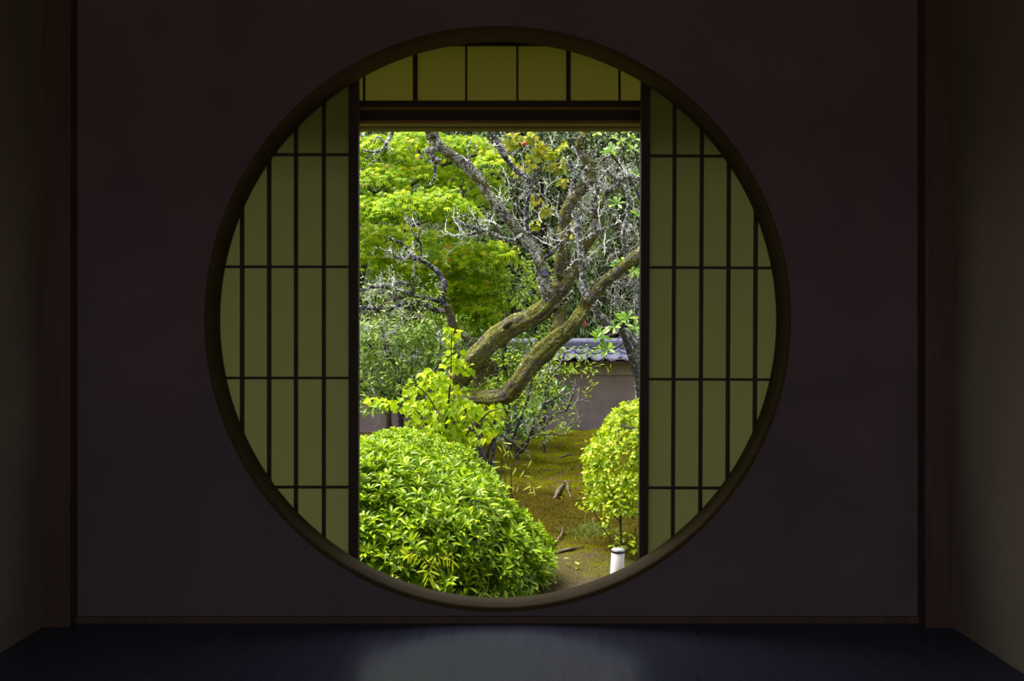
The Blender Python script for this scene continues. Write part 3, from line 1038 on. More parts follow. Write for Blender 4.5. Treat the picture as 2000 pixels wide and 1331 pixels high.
L5 = branch(mt, 'limb', [(1146, 582, 16), (1138, 556, 14), (1138, 529, 13), (1136, 506, 13), (1131, 479, 12), (1129, 454, 12), (1127, 431, 11), (1121, 411, 10)], 10.1, 10.0, 'pale_bark', 12, 0.14, 0.0, 8, label='white lichen-crusted limb')
T += [L1, L2, L3, L4, L5]
B = []
for i, (rows, d, mat) in enumerate([
    ([(1183, 377, 12), (1206, 362, 11), (1224, 347, 10), (1232, 344, 8), (1252, 351, 5)], 10.5, 'pale_bark'),
    ([(1226, 344, 8), (1212, 351, 6), (1200, 347, 6), (1190, 338, 4), (1181, 328, 3)], 10.45, 'pale_bark'),
    ([(1165, 416, 9), (1156, 400, 9), (1164, 384, 9), (1168, 368, 8), (1164, 352, 5)], 10.45, 'pale_bark'),
    ([(1168, 412, 6), (1152, 408, 6), (1143, 416, 6), (1137, 428, 5), (1132, 440, 4)], 10.4, 'pale_bark'),
    ([(1110, 398, 10), (1117, 374, 9), (1122, 350, 10), (1118, 330, 10), (1112, 315, 7), (1108, 306, 4)], 10.3, 'pale_bark'),
    ([(1122, 350, 9), (1134, 334, 8), (1138, 322, 6)], 10.3, 'pale_bark'),
    ([(1043, 475, 9), (1031, 450, 9), (1028, 420, 9), (1031, 390, 8), (1032, 365, 9), (1029, 348, 11), (1006, 331, 11), (990, 312, 11), (982, 298, 12), (970, 278, 11), (962, 262, 9), (950, 244, 8)], 10.2, 'purple_bark'),
    ([(1022, 458, 7), (1000, 470, 6), (980, 464, 6), (958, 456, 6), (935, 449, 6), (908, 440, 6), (890, 431, 5)], 10.0, 'pale_bark'),
    ([(942, 452, 5), (925, 457, 4), (905, 460, 3), (880, 463, 2)], 9.95, 'pale_bark'),
    ([(940, 451, 4), (930, 432, 3), (921, 420, 2)], 9.95, 'dark_stem'),
    ([(1063, 506, 6), (1076, 496, 6), (1088, 484, 4), (1100, 470, 3), (1108, 455, 2)], 10.2, 'purple_bark'),
    ([(1095, 480, 7), (1082, 463, 9), (1072, 446, 7), (1066, 434, 4)], 10.3, 'pale_bark'),
    ([(1133, 472, 5), (1150, 462, 4), (1166, 452, 5), (1184, 446, 5), (1200, 440, 3)], 10.0, 'pale_bark'),
    ([(857, 290, 10), (846, 292, 11), (836, 295, 14), (832, 299, 8)], 9.75, 'pale_bark'),
    ([(840, 297, 9), (845, 306, 9), (850, 313, 10), (858, 314, 7)], 9.75, 'pale_bark'),
    ([(848, 312, 6), (849, 325, 5), (850, 344, 4), (846, 352, 4), (834, 366, 2)], 9.75, 'purple_bark'),
    ([(850, 242, 9), (852, 262, 10), (857, 274, 8), (862, 282, 4)], 9.8, 'pale_bark'),
    # branch hanging from above at the top left, reaching back over the opening to the long limb
    ([(826, 224, 9), (796, 226, 8), (772, 240, 8), (765, 260, 8), (760, 272, 7), (753, 283, 6), (748, 292, 5), (731, 297, 4), (716, 296, 3), (708, 292, 2)], 9.6, 'pale_bark'),
    ([(753, 281, 4), (745, 274, 3), (737, 268, 3), (731, 280, 2)], 9.6, 'purple_bark'),
    ([(740, 295, 3), (728, 304, 2), (714, 309, 2)], 9.6, 'purple_bark'),
    ([(744, 293, 3), (742, 306, 2), (732, 315, 3), (723, 322, 2)], 9.6, 'purple_bark'),
    ([(752, 291, 3), (761, 289, 3), (761, 300, 2), (762, 304, 1)], 9.6, 'purple_bark'),
    ([(1085, 603, 8), (1097, 592, 6), (1110, 580, 4), (1122, 566, 3)], 10.2, 'dark_stem'),
]):
    B.append(branch(mt, 'branch', rows, d, d - 0.1, mat, 9, 0.16, 0, 20 + i, 0.05))
# sawn stump and bark knot
mb = MB()
c = P(1064, 533, 10.2)
mb.tube([c + np.array([-0.02, 0.12, -0.03]), c + np.array([-0.005, 0.05, -0.01]), c], [0.05, 0.046, 0.043], 14, 0.05, 0, 3)
so = mb.build('sawn_stub', M['limb_bark'], mt, True)
mb = MB(); mb.tube([c + np.array([0.0, 0.0, 0.0]), c + np.array([0.002, -0.006, 0.002])], [0.041, 0.040], 14)
o = sub(so, 'cut_face', mb.mesh('cut_face', M['cut_wood']))
o['label'] = 'violet-grey sawn face'
mb = MB(); c = P(989, 637, 10.24); mb.tube([c + np.array([-0.03, 0.03, -0.02]), c, c + np.array([0.03, 0.01, 0.025]), c + np.array([0.06, 0.05, 0.04])], [0.012, 0.026, 0.024, 0.01], 9, 0.2, 0, 8)
mb.build('bark_knot', M['dark_stem'], mt, True)
hr = []
for _ in range(70):
    c = P(RNG.uniform(925, 968), RNG.uniform(700, 722), 10.5)
    grow(hr, c, np.array([RNG.normal() * .25, -.1, -1.0]), RNG.uniform(0.15, 0.34), 0.0028, 0, 0.2, -0.1)
twig_part(mt, hr, 'root_fibre', 'hanging_fibres')
tw = []
for (pts, rad), cnt in [(L1, 3), (L2, 4), (L3, 5), (L4, 6), (L5, 3)] + [(b, 3) for b in B[:13]]:
    for _ in range(cnt):
        k = RNG.integers(len(pts) // 4, len(pts))
        side = unit(RNG.normal(size=3) * np.array([1, 0.5, 1]) + np.array([0, 0.35, 0]))
        grow(tw, pts[k], side, RNG.uniform(0.15, 0.42), RNG.uniform(0.006, 0.011), 2, 0.36, 0.08, (2, 3))
for _ in range(34):                       # the dense white twiggery between the two upright limbs
    c = P(RNG.uniform(965, 1100), RNG.uniform(285, 480), RNG.uniform(10.55, 11.3))
    grow(tw, c, unit(np.array([RNG.normal() * 0.7, RNG.normal() * 0.4, 0.9])), RNG.uniform(0.2, 0.5), RNG.uniform(0.006, 0.011), 1, 0.32, 0.1, (2, 4))
tw = [t for t in tw if (P(0, 0, 1)[0] or True)]
twig_part(mt, tw, 'twig')
flakes(mt, tw, 8, (0.010, 0.026))
flakes(mt, B, 110, (0.010, 0.026), name='branch_lichen')
flakes(mt, [L1, L5, (L2[0][40:], L2[1][40:]), (L3[0][24:], L3[1][24:])], 90, (0.010, 0.026), name='limb_lichen')
flakes(mt, [L1, L2, L3, L4] + T[:3], 650, (0.008, 0.02), 'trunk_tuft', name='trunk_moss')

# ------------------------------------------------------------------ generic foliage makers
def in_ellipsoid(n, shell=0.4):
    u = unit(RNG.normal(size=(n, 3)))
    r = (shell + (1 - shell) * RNG.random((n, 1))) ** 0.6
    return u * r, u


def cluster_leaves(clusters, d, n_scale, dd, size, droop=0.5, face=0.6, tmpl_out=None):
    """clusters of (px, py, rx, ry, n): loose leaf groups around points of the photograph at distance d"""
    pos, yd, nd, sz = [], [], [], []
    for c in clusters:
        px, py, rx, ry, n = c[:5]
        dc = d + (c[5] if len(c) > 5 else RNG.uniform(-dd, dd))
        n = int(n * n_scale)
        q, u = in_ellipsoid(n, 0.15)
        ctr = P(px, py, dc)
        s = dc / F
        p = ctr + q * np.array([rx * s, max(rx, ry) * s * 0.8, ry * s])
        pos.append(p)
        yd.append(unit(u * np.array([1, 1, 0.4]) + RNG.normal(size=(n, 3)) * 0.6 + np.array([0, -0.2, -droop])))
        nd.append(unit(np.array([0, -face, 1.0]) + RNG.normal(size=(n, 3)) * 0.45 + u * 0.3))
        sz.append(RNG.uniform(size[0], size[1], n))
    return [np.concatenate(a) for a in (pos, yd, nd, sz)]


# ------------------------------------------------------------------ Japanese maple at the left
mp = thing('maple_tree', 'Japanese maple with bright yellow-green star-shaped leaves in drooping tiers, upper left', 'tree', P(690, 860, 13.0))
trunk = branch(mp, 'trunk', [(672, 868, 34), (676, 760, 30), (690, 640, 26), (705, 520, 22), (735, 420, 16), (770, 330, 10), (800, 250, 6)], 13.0, 12.8, 'brown_trunk', 12, 0.05)
for i, rows in enumerate([[(692, 640, 14), (760, 590, 10), (840, 560, 7), (930, 550, 4)], [(708, 510, 12), (790, 450, 8), (870, 420, 6), (960, 400, 3)], [(735, 420, 9), (820, 350, 6), (900, 310, 5), (980, 300, 3)], [(690, 620, 10), (640, 540, 8), (590, 480, 5)], [(770, 330, 6), (720, 280, 5), (640, 240, 3)]]):
    branch(mp, 'branch', rows, 12.8, 12.3, 'brown_trunk', 8, 0.06, 0, 40 + i)
tiers = [
    (735, 285, 60, 22, 420, -0.1), (820, 275, 75, 24, 520, 0.2), (905, 285, 60, 20, 420, 0.2), (965, 315, 40, 20, 260, -0.1), (640, 300, 80, 30, 300, 0),
    (735, 345, 55, 24, 460, -0.3), (800, 330, 60, 22, 420, 0.1), (880, 345, 45, 20, 260, 0.3),
    (725, 405, 45, 24, 420, -0.5), (790, 400, 60, 26, 620, -0.6), (860, 395, 60, 24, 560, -0.5), (905, 420, 35, 16, 220, -0.4), (955, 375, 35, 30, 300, 0.2),
    (735, 455, 45, 20, 260, 0.2), (800, 460, 60, 22, 260, 0.5), (870, 470, 50, 20, 280, 0.3),
    (725, 495, 40, 28, 420, -0.2), (640, 430, 70, 60, 500, 0), (780, 520, 45, 22, 360, 0.1), (845, 510, 55, 24, 420, 0.0), (915, 500, 60, 22, 520, -0.2), (965, 490, 35, 18, 260, -0.2),
    (850, 560, 50, 24, 400, 0.3), (905, 550, 50, 24, 420, 0.0), (945, 580, 40, 28, 380, 0.1), (880, 610, 45, 26, 380, 0.3), (930, 625, 45, 24, 340, 0.4), (960, 540, 30, 20, 200, 0.2),
]
pos, yd, nd, sz = [], [], [], []
for px, py, rx, ry, n, dz in tiers:
    d = 12.2 + dz
    s = d / F
    n = int(n * 0.95)
    a = RNG.uniform(0, 6.28, n)
    r = np.sqrt(RNG.random(n))
    x, y = r * np.cos(a), r * np.sin(a)
    h = (1 - r ** 2) * 1.5 - 0.75 + RNG.normal(0, 0.28, n)
    p = P(px, py, d) + np.stack([x * rx * s * 1.15, y * rx * s * 0.75, h * ry * s], 1)
    out = np.stack([x, y - 0.25, -0.55 - 0.5 * r], 1)
    pos.append(p)
    yd.append(unit(out + RNG.normal(size=(n, 3)) * 0.35))
    nd.append(unit(np.stack([x * 0.5, y * 0.5 - 0.75, np.full(n, 0.9)], 1) + RNG.normal(size=(n, 3)) * 0.28))
    sz.append(RNG.uniform(0.075, 0.115, n))
leaves(mp, 'maple', M['maple'], *[np.concatenate(a) for a in (pos, yd, nd, sz)])

# ------------------------------------------------------------------ lichened tree at the left
lt = thing('lichen_tree', 'crooked violet-barked tree spotted with white lichen, arms reaching to the left edge', 'tree', P(940, 925, 11.2))
BL = []
BL.append(branch(lt, 'trunk', [(944, 940, 22), (938, 860, 20), (932, 760, 18), (925, 700, 17), (921, 676, 17), (908, 657, 16), (894, 648, 17), (883, 631, 17), (879, 613, 16), (872, 599, 15)], 11.2, 10.9, 'limb_bark', 12, 0.08, 0, 60))
for i, rows in enumerate([
    [(873, 602, 13), (865, 586, 12), (866, 574, 11), (869, 559, 10), (863, 544, 10), (851, 528, 10), (838, 518, 9), (823, 509, 8), (815, 503, 7), (801, 497, 6), (793, 486, 5), (786, 475, 5), (771, 471, 4), (755, 460, 3)],
    [(825, 504, 5), (822, 488, 4), (821, 475, 5), (812, 464, 4), (803, 447, 2), (794, 424, 2)],
    [(821, 478, 3), (818, 462, 3), (822, 446, 2)],
    [(816, 504, 7), (808, 507, 7), (800, 504, 4), (780, 505, 3), (770, 498, 2)],
    [(799, 496, 4), (786, 502, 3), (772, 504, 3), (766, 488, 2)],
    [(870, 597, 10), (861, 591, 10), (842, 584, 10), (821, 580, 9), (807, 577, 10), (795, 571, 9), (773, 564, 10), (758, 562, 8), (747, 560, 8), (734, 559, 8), (710, 566, 7), (670, 574, 6)],
    [(808, 577, 7), (804, 562, 7), (796, 556, 7), (783, 553, 7), (770, 556, 6)],
    [(876, 607, 9), (866, 607, 9), (851, 606, 9), (832, 596, 9), (808, 590, 9), (784, 595, 9), (770, 599, 9), (755, 605, 9), (729, 602, 7), (703, 602, 7), (660, 608, 6)],
    [(851, 625, 2), (856, 645, 2), (862, 664, 2)],
]):
    BL.append(branch(lt, 'branch', rows, 10.9, 10.6, 'purple_bark', 9, 0.14, 0, 70 + i, 0.05))
tw = []
for (pts, rad), cnt in zip(BL[1:], (6, 3, 1, 3, 3, 8, 3, 8, 1)):
    for _ in range(cnt):
        k = RNG.integers(len(pts) // 5, len(pts))
        grow(tw, pts[k], unit(RNG.normal(size=3) * np.array([1, 0.5, 1]) + np.array([0, 0.4, 0])), RNG.uniform(0.12, 0.32), RNG.uniform(0.005, 0.008), 2, 0.4, 0.05, (2, 4))
twig_part(lt, tw, 'twig')
flakes(lt, tw, 8, (0.010, 0.024))
flakes(lt, BL[1:], 36, (0.010, 0.022), name='branch_lichen')
cl = [(RNG.uniform(690, 860), RNG.uniform(535, 640), 22, 14, 16) for _ in range(34)]
leaves(lt, 'oval', M['small'], *cluster_leaves(cl, 10.8, 1.0, 0.3, (0.035, 0.06), 0.3, 0.5), n_parts=200)

# low shrub below it
ls = thing('lichen_shrub', 'low twiggy shrub with small grey-green leaves and white lichen, at the left edge', 'shrub', P(780, 905, 11.8))
SH = []
for i, rows in enumerate([[(786, 905, 11), (782, 800, 10), (777, 722, 9), (764, 700, 9), (753, 674, 9), (749, 652, 7), (742, 630, 5)], [(753, 676, 6), (765, 655, 5), (780, 640, 4), (795, 625, 3)], [(780, 800, 7), (750, 770, 5), (722, 750, 4), (700, 745, 3)], [(782, 820, 7), (810, 770, 6), (838, 735, 5), (862, 705, 3)], [(764, 700, 5), (735, 690, 4), (712, 660, 3)]]):
    SH.append(branch(ls, 'stem', rows, 11.7, 11.2, 'purple_bark', 8, 0.12, 0, 90 + i, 0.05))
tw = []
for pts, rad in SH:
    for _ in range(11):
        k = RNG.integers(len(pts) // 3, len(pts))
        grow(tw, pts[k], unit(RNG.normal(size=3) * np.array([1, 0.6, 0.8])), RNG.uniform(0.2, 0.5), RNG.uniform(0.005, 0.008), 2, 0.34, 0.03, (2, 4))
twig_part(ls, tw, 'twig')
flakes(ls, tw, 8, (0.010, 0.024))
cl = [(RNG.uniform(685, 900), RNG.uniform(625, 800), 28, 16, 24) for _ in range(190)] + [(RNG.uniform(690, 900), RNG.uniform(650, 705), 26, 14, 22) for _ in range(35)]
leaves(ls, 'oval', M['small'], *cluster_leaves(cl, 11.6, 1.0, 0.5, (0.05, 0.09), 0.3, 0.6))

# ------------------------------------------------------------------ yellow-green heart-leaved shrub in front of the trunk
hs = thing('heart_leaf_shrub', 'bright yellow-green shrub with drooping heart-shaped leaves at the foot of the mossy trunk', 'shrub', P(868, 975, 9.2))
for i, rows in enumerate([[(868, 975, 7), (866, 900, 6), (872, 820, 5), (880, 740, 3), (882, 650, 2)], [(868, 930, 5), (840, 850, 4), (810, 800, 3), (745, 785, 2)], [(868, 930, 5), (910, 860, 4), (950, 810, 3), (972, 800, 2)], [(867, 900, 4), (850, 800, 3), (815, 755, 2), (790, 760, 2)], [(868, 940, 5), (820, 870, 3), (760, 850, 2)]]):
    branch(hs, 'stem', rows, 9.2, 9.0, 'dark_stem', 6, 0.05, 0, 110 + i)
cl = [(882, 655, 14, 20, 12), (888, 700, 24, 24, 20), (905, 720, 20, 14, 8), (850, 735, 32, 24, 26), (872, 765, 42, 28, 44), (815, 755, 30, 18, 20), (792, 790, 40, 18, 24), (745, 784, 28, 12, 14), (850, 802, 60, 24, 56),
      (905, 800, 46, 22, 40), (952, 800, 30, 18, 20), (962, 830, 24, 18, 22), (830, 832, 44, 20, 34), (882, 842, 50, 22, 46), (935, 850, 28, 18, 16), (872, 872, 24, 22, 18), (770, 850, 44, 14, 28), (738, 858, 22, 10, 12), (815, 860, 40, 14, 22)]
leaves(hs, 'heart', M['heart'], *cluster_leaves(cl, 9.1, 1.8, 0.25, (0.05, 0.08), 1.1, 1.1))

# ------------------------------------------------------------------ azaleas at the front left
def dome(center, radii, n, k, size, low=-0.45):
    """shoots over a dome: each shoot a whorl of k leaves"""
    u = unit(RNG.normal(size=(n * 2, 3)))
    u = u[(u[:, 2] > low) & (u[:, 1] < 0.65)][:n]
    n = len(u)
    lump = 1 + 0.05 * np.sin(u[:, 0] * 7 + 1) * np.sin(u[:, 2] * 8) + 0.04 * np.sin(u[:, 0] * 15 + u[:, 1] * 11) * np.sin(u[:, 2] * 14 + 2)
    depth = 1 - 0.22 * RNG.random(n) ** 2.2
    c = np.asarray(center) + u * np.asarray(radii) * (lump * depth)[:, None]
    ax = unit(u / np.asarray(radii) + np.array([0, 0, 0.75]) + RNG.normal(size=(n, 3)) * 0.28)
    return whorl(c, ax, k, size)


def whorl(c, ax, k, size, spread=(0.35, 1.15)):
    n = len(c)
    t = unit(np.cross(ax, RNG.normal(size=(n, 3))))
    b = np.cross(ax, t)
    pos, yd, nd, sz = [], [], [], []
    for j in range(k):
        a = 2 * math.pi * j / k + RNG.normal(0, 0.3, n)
        rad = t * np.cos(a)[:, None] + b * np.sin(a)[:, None]
        el = RNG.uniform(spread[0], spread[1], n)
        y = rad * np.sin(el + 0.2)[:, None] + ax * np.cos(el + 0.2)[:, None]
        pos.append(c + rad * 0.004)
        yd.append(y)
        nd.append(ax * np.sin(el + 0.2)[:, None] - rad * np.cos(el + 0.2)[:, None] + RNG.normal(size=(n, 3)) * 0.15)
        sz.append(RNG.uniform(size[0], size[1], n))
    return [np.concatenate(a) for a in (pos, yd, nd, sz)]


az = thing('azalea_bush', 'large rounded azalea bush with glossy pointed green leaves, front left', 'bush', (-0.75, 2.75, -0.6))
c0 = P(705, 1126, 5.85)
A1 = dome(c0, (1.08, 0.85, 0.74), 4200, 6, (0.042, 0.072), -0.2)
A1b = dome(c0, (0.94, 0.73, 0.63), 2600, 6, (0.045, 0.07), -0.2)
A1c = dome(c0, (0.78, 0.60, 0.50), 1300, 6, (0.05, 0.075), -0.2)
leaves(az, 'slim', M['azalea'], *[np.concatenate([a, b, c_]) for a, b, c_ in zip(A1, A1b, A1c)])
st = []
for _ in range(26):
    u = unit(RNG.normal(size=3) * np.array([1, 0.7, 0.4]) + np.array([0, -0.2, 0.7]))
    grow(st, np.array([c0[0] + RNG.uniform(-.15, .15), c0[1] + RNG.uniform(-.1, .1), -0.6]), u, 0.62, 0.008, 1, 0.12, 0.03)
twig_part(az, st, 'dark_stem', 'stems')
ab = thing('azalea_bush', 'smaller azalea bush behind the large one, below the heart-shaped leaves', 'bush', P(800, 1010, 8.2))
c1 = P(770, 965, 8.2)
leaves(ab, 'slim', M['azalea'], *dome(c1, (0.84, 0.6, 0.50), 2100, 6, (0.036, 0.06)))
st = []
for _ in range(12):
    grow(st, np.array([c1[0] + RNG.uniform(-.2, .2), c1[1], gz(c1[0], c1[1]) - 0.02]), unit(RNG.normal(size=3) * np.array([1, .6, .2]) + np.array([0, 0, .8])), 0.4, 0.007, 1, 0.12, 0.03)
twig_part(ab, st, 'dark_stem', 'stems')
for (px, py, d) in ((838, 922, 7.55), (834, 934, 7.5), (925, 977, 5.7), (930, 982, 5.7)):
    q = P(px, py, d)
    BL_ = dict(parent=ab if d > 7 else az, tmpl='flake', mat=M['blossom'], pos=np.repeat(q[None], 5, 0) + RNG.normal(size=(5, 3)) * 0.006, fr=frames(unit(RNG.normal(size=(5, 3))), unit(RNG.normal(size=(5, 3)) + np.array([0, -1, .5]))), size=np.full(5, 0.03), n=0, part='petal', rest='faded_flower')
    BATCH.append(BL_)

# ------------------------------------------------------------------ clipped yellow-green bush at the right
hb = thing('hedge_bush', 'clipped yellow-green bush with small round leaves on thin dark stems, right edge', 'bush', (1.05, 4.0, -0.6))
cb = P(1290, 925, 7.1)
A = dome(cb, (0.53, 0.5, 0.56), 1900, 5, (0.026, 0.042))
cl = [(1140, 985, 18, 14, 18), (1150, 965, 14, 12, 16), (1165, 990, 22, 20, 26), (1185, 1010, 20, 20, 20), (1205, 985, 22, 20, 26), (1235, 1000, 22, 24, 26), (1225, 1050, 18, 16, 14), (1205, 1062, 14, 12, 14), (1240, 1070, 18, 16, 20), (1195, 1045, 16, 14, 10), (1275, 1040, 30, 40, 40), (1180, 955, 24, 20, 40), (1230, 955, 34, 22, 60), (1150, 880, 10, 16, 14)]
A2 = cluster_leaves(cl, 6.75, 1.0, 0.12, (0.028, 0.045), 0.3, 0.6)
leaves(hb, 'wide', M['box'], *[np.concatenate([a, b]) for a, b in zip(A, A2)])
for i, rows in enumerate([[(1214, 1140, 4), (1213, 1060, 4), (1212, 990, 4), (1218, 930, 3)], [(1212, 1080, 3), (1180, 1035, 2), (1150, 985, 2), (1135, 990, 1)], [(1240, 1140, 4), (1250, 1050, 4), (1262, 960, 4), (1275, 900, 3)], [(1213, 1020, 3), (1192, 1000, 2), (1190, 965, 2)], [(1214, 1090, 3), (1236, 1060, 2), (1243, 1030, 2)], [(1290, 1140, 8), (1292, 1040, 7), (1290, 960, 6)]]):
    branch(hb, 'stem', rows, 6.75, 6.8, 'dark_stem', 6, 0.05, 0, 130 + i, 0.02)

# ------------------------------------------------------------------ grey multi-stemmed shrubs in front of the wall
gs = thing('grey_stem_shrub', 'shrub of several dark grey lichen-spotted stems rising behind the azalea', 'shrub', P(945, 935, 10.7))
for i, rows in enumerate([[(950, 935, 14), (942, 885, 13), (930, 858, 11), (918, 842, 10), (905, 826, 8), (890, 800, 5)], [(946, 905, 10), (938, 872, 9), (935, 845, 8), (930, 815, 6), (935, 780, 4)], [(960, 940, 10), (962, 905, 9), (964, 870, 8), (967, 838, 7), (965, 800, 5), (975, 770, 3)], [(951, 895, 7), (957, 872, 6), (962, 850, 5)]]):
    branch(gs, 'stem', rows, 10.6, 10.5, 'grey_bark', 9, 0.12, 0, 150 + i, 0.03)
leaves(gs, 'oval', M['fresh'], *cluster_leaves([(RNG.uniform(890, 985), RNG.uniform(740, 830), 22, 16, 14) for _ in range(24)], 10.7, 1.0, 0.3, (0.05, 0.08), 0.3, 0.6), n_parts=150)

ws = thing('wall_side_shrub', 'sparse shrub with pale twigs and fresh small leaves spreading in front of the garden wall', 'shrub', P(1003, 918, 11.2))
WS = []
for i, rows in enumerate([
    [(1001, 925, 9), (1006, 900, 9), (1010, 880, 8), (1004, 868, 7), (998, 864, 7), (985, 855, 6), (974, 845, 4)],
    [(992, 905, 4), (995, 880, 5), (1003, 855, 5), (1010, 834, 5), (1018, 812, 5), (1025, 796, 5), (1031, 780, 5), (1036, 758, 4), (1041, 735, 3)],
    [(1010, 882, 6), (1022, 868, 5), (1032, 860, 5), (1036, 848, 4), (1040, 830, 3)],
    [(1011, 888, 5), (1022, 880, 5), (1030, 868, 4), (1034, 855, 3)],
    [(1036, 855, 4), (1058, 840, 4), (1072, 822, 4), (1082, 812, 3), (1100, 805, 2)],
    [(1060, 795, 5), (1072, 784, 5), (1088, 776, 4), (1098, 770, 3)],
    [(1071, 783, 4), (1070, 760, 4), (1071, 742, 4), (1080, 730, 4), (1090, 718, 4), (1098, 705, 4), (1104, 688, 3)],
    [(1070, 742, 3), (1058, 730, 2), (1050, 720, 2)],
    [(1036, 850, 3), (1050, 820, 4), (1058, 800, 4), (1064, 792, 4)],
    [(1050, 850, 3), (1080, 850, 2), (1100, 840, 2), (1122, 826, 1)],
    [(1104, 805, 3), (1112, 790, 3), (1120, 770, 2), (1126, 752, 2)],
    [(1085, 800, 3), (1110, 795, 2), (1130, 785, 2), (1150, 780, 1)],
]):
    WS.append(branch(ws, 'stem', rows, 11.2, 11.0, 'grey_bark' if i < 5 else 'pale_bark', 8, 0.12, 0, 170 + i, 0.03))
tw = []
for pts, rad in WS:
    for _ in range(4):
        k = RNG.integers(len(pts) // 3, len(pts))
        grow(tw, pts[k], unit(RNG.normal(size=3) * np.array([1, .6, .8])), RNG.uniform(0.12, 0.32), RNG.uniform(0.003, 0.005), 1, 0.34, 0.05, (2, 4))
twig_part(ws, tw, 'twig')
flakes(ws, tw, 10, (0.010, 0.02))
cl = [(RNG.uniform(975, 1100), RNG.uniform(690, 850), 22, 14, 13) for _ in range(46)] + [(RNG.uniform(1090, 1180), RNG.uniform(680, 730), 22, 10, 11) for _ in range(18)] + [(1155, 770, 14, 10, 8), (1125, 825, 14, 6, 6), (1075, 850, 30, 8, 26), (1100, 838, 24, 8, 16), (1150, 752, 12, 8, 6), (1090, 750, 24, 14, 18), (1110, 800, 20, 12, 12)]
leaves(ws, 'oval', M['fresh'], *cluster_leaves(cl, 11.1, 1.0, 0.2, (0.04, 0.07), 0.25, 0.6))

bs = thing('broad_leaf_shrub', 'small shrub with dark broad leaves at the foot of the garden wall', 'shrub', P(1040, 860, 13.4))
branch(bs, 'stem', [(1040, 862, 5), (1042, 820, 4), (1050, 780, 3), (1060, 750, 2)], 13.4, 13.3, 'dark_stem', 6)
branch(bs, 'stem', [(1036, 862, 5), (1010, 820, 4), (990, 800, 3), (975, 805, 2)], 13.4, 13.3, 'dark_stem', 6)
leaves(bs, 'oval', M['broad'], *cluster_leaves([(1052, 768, 22, 18, 12), (1090, 758, 16, 14, 7), (1080, 776, 16, 10, 7), (1010, 800, 28, 14, 16), (985, 815, 22, 14, 12), (1045, 810, 20, 18, 12), (1020, 835, 30, 16, 16), (985, 845, 24, 14, 14)], 13.3, 1.2, 0.1, (0.14, 0.24), 0.6, 0.9))
sp_ = thing('seedling_shrub', 'tiny leafy shrub growing alone on the moss before the wall', 'plant', P(1067, 876, 13.0))
branch(sp_, 'stem', [(1067, 878, 3), (1066, 865, 3), (1064, 850, 2)], 13.0, 13.0, 'dark_stem', 6)
leaves(sp_, 'oval', M['fresh'], *cluster_leaves([(1066, 862, 9, 10, 40), (1064, 852, 14, 7, 34)], 13.0, 1.0, 0.05, (0.05, 0.08), 0.1, 0.6), n_parts=60)

# ------------------------------------------------------------------ mid-green small-leaved shrub behind the leaning trunk
mg = thing('leafy_shrub', 'dense light-green small-leaved shrub behind the leaning mossy trunk', 'shrub', P(990, 880, 12.6))
branch(mg, 'stem', [(995, 880, 14), (990, 780, 12), (985, 680, 9), (995, 580, 6), (1005, 500, 3)], 12.6, 12.4, 'grey_bark', 8)
branch(mg, 'stem', [(990, 780, 8), (950, 690, 6), (930, 630, 3)], 12.6, 12.4, 'grey_bark', 8)
cl = [(RNG.uniform(950, 1062), RNG.uniform(480, 620), 26, 18, 26) for _ in range(42)] + [(RNG.uniform(890, 1000), RNG.uniform(610, 720), 24, 16, 22) for _ in range(30)] + [(RNG.uniform(890, 1085), RNG.uniform(640, 790), 26, 16, 24) for _ in range(95)]
leaves(mg, 'oval', M['fresh'], *cluster_leaves(cl, 12.4, 1.0, 0.4, (0.045, 0.08), 0.3, 0.6))

# slender tree with drooping yellow-green leaves and one red fruit
pt = thing('fruit_tree', 'slender tree with drooping yellow-green leaves and one red fruit, top centre', 'tree', P(1045, 900, 11.9))
branch(pt, 'trunk', [(1062, 900, 6), (1066, 760, 5), (1084, 620, 5), (1058, 480, 4), (1042, 380, 4), (1050, 300, 3), (1060, 240, 2)], 11.9, 11.0, 'grey_bark', 8)
for i, rows in enumerate([[(1040, 390, 3), (1025, 330, 2), (1020, 290, 2), (1005, 268, 1)], [(1048, 310, 3), (1070, 285, 2), (1085, 290, 1)], [(1041, 420, 2), (1056, 395, 2), (1064, 380, 1)]]):
    branch(pt, 'branch', rows, 11.1, 10.9, 'dark_stem', 6, 0.05, 0, 210 + i)
cl = [(990, 280, 14, 16, 22), (1005, 275, 16, 14, 24), (1020, 268, 16, 10, 18), (1040, 265, 14, 8, 14), (1050, 285, 14, 12, 18), (1065, 295, 16, 12, 24), (1078, 300, 12, 10, 16), (1052, 300, 12, 10, 12), (1100, 283, 8, 10, 8), (1075, 325, 12, 6, 10), (1090, 330, 12, 6, 12), (1098, 312, 8, 8, 8), (1100, 352, 8, 8, 10), (1045, 390, 10, 12, 14), (1068, 412, 10, 12, 14), (1045, 440, 12, 8, 12), (1125, 436, 8, 6, 5), (1112, 462, 8, 6, 5), (1012, 325, 12, 18, 18), (1035, 320, 14, 18, 16)]
leaves(pt, 'heart', M['persimmon'], *cluster_leaves(cl, 10.95, 1.3, 0.1, (0.05, 0.085), 0.9, 1.0))
fr = P(1024, 281, 10.7)
mb = MB()
for k in range(1):
    nn, mm = 10, 7
    v, f = [], []
    for i in range(mm):
        th = math.pi * i / (mm - 1)
        for j in range(nn):
            ph = 2 * math.pi * j / nn
            rr = 0.027 * (1 - 0.12 * math.cos(th) ** 6)
            v.append(fr + np.array([rr * math.sin(th) * math.cos(ph), rr * math.sin(th) * math.sin(ph), rr * 0.92 * math.cos(th)]))
    for i in range(mm - 1):
        for j in range(nn):
            f.append((i * nn + j, (i + 1) * nn + j, (i + 1) * nn + (j + 1) % nn, i * nn + (j + 1) % nn))
    mb.add(v, f)
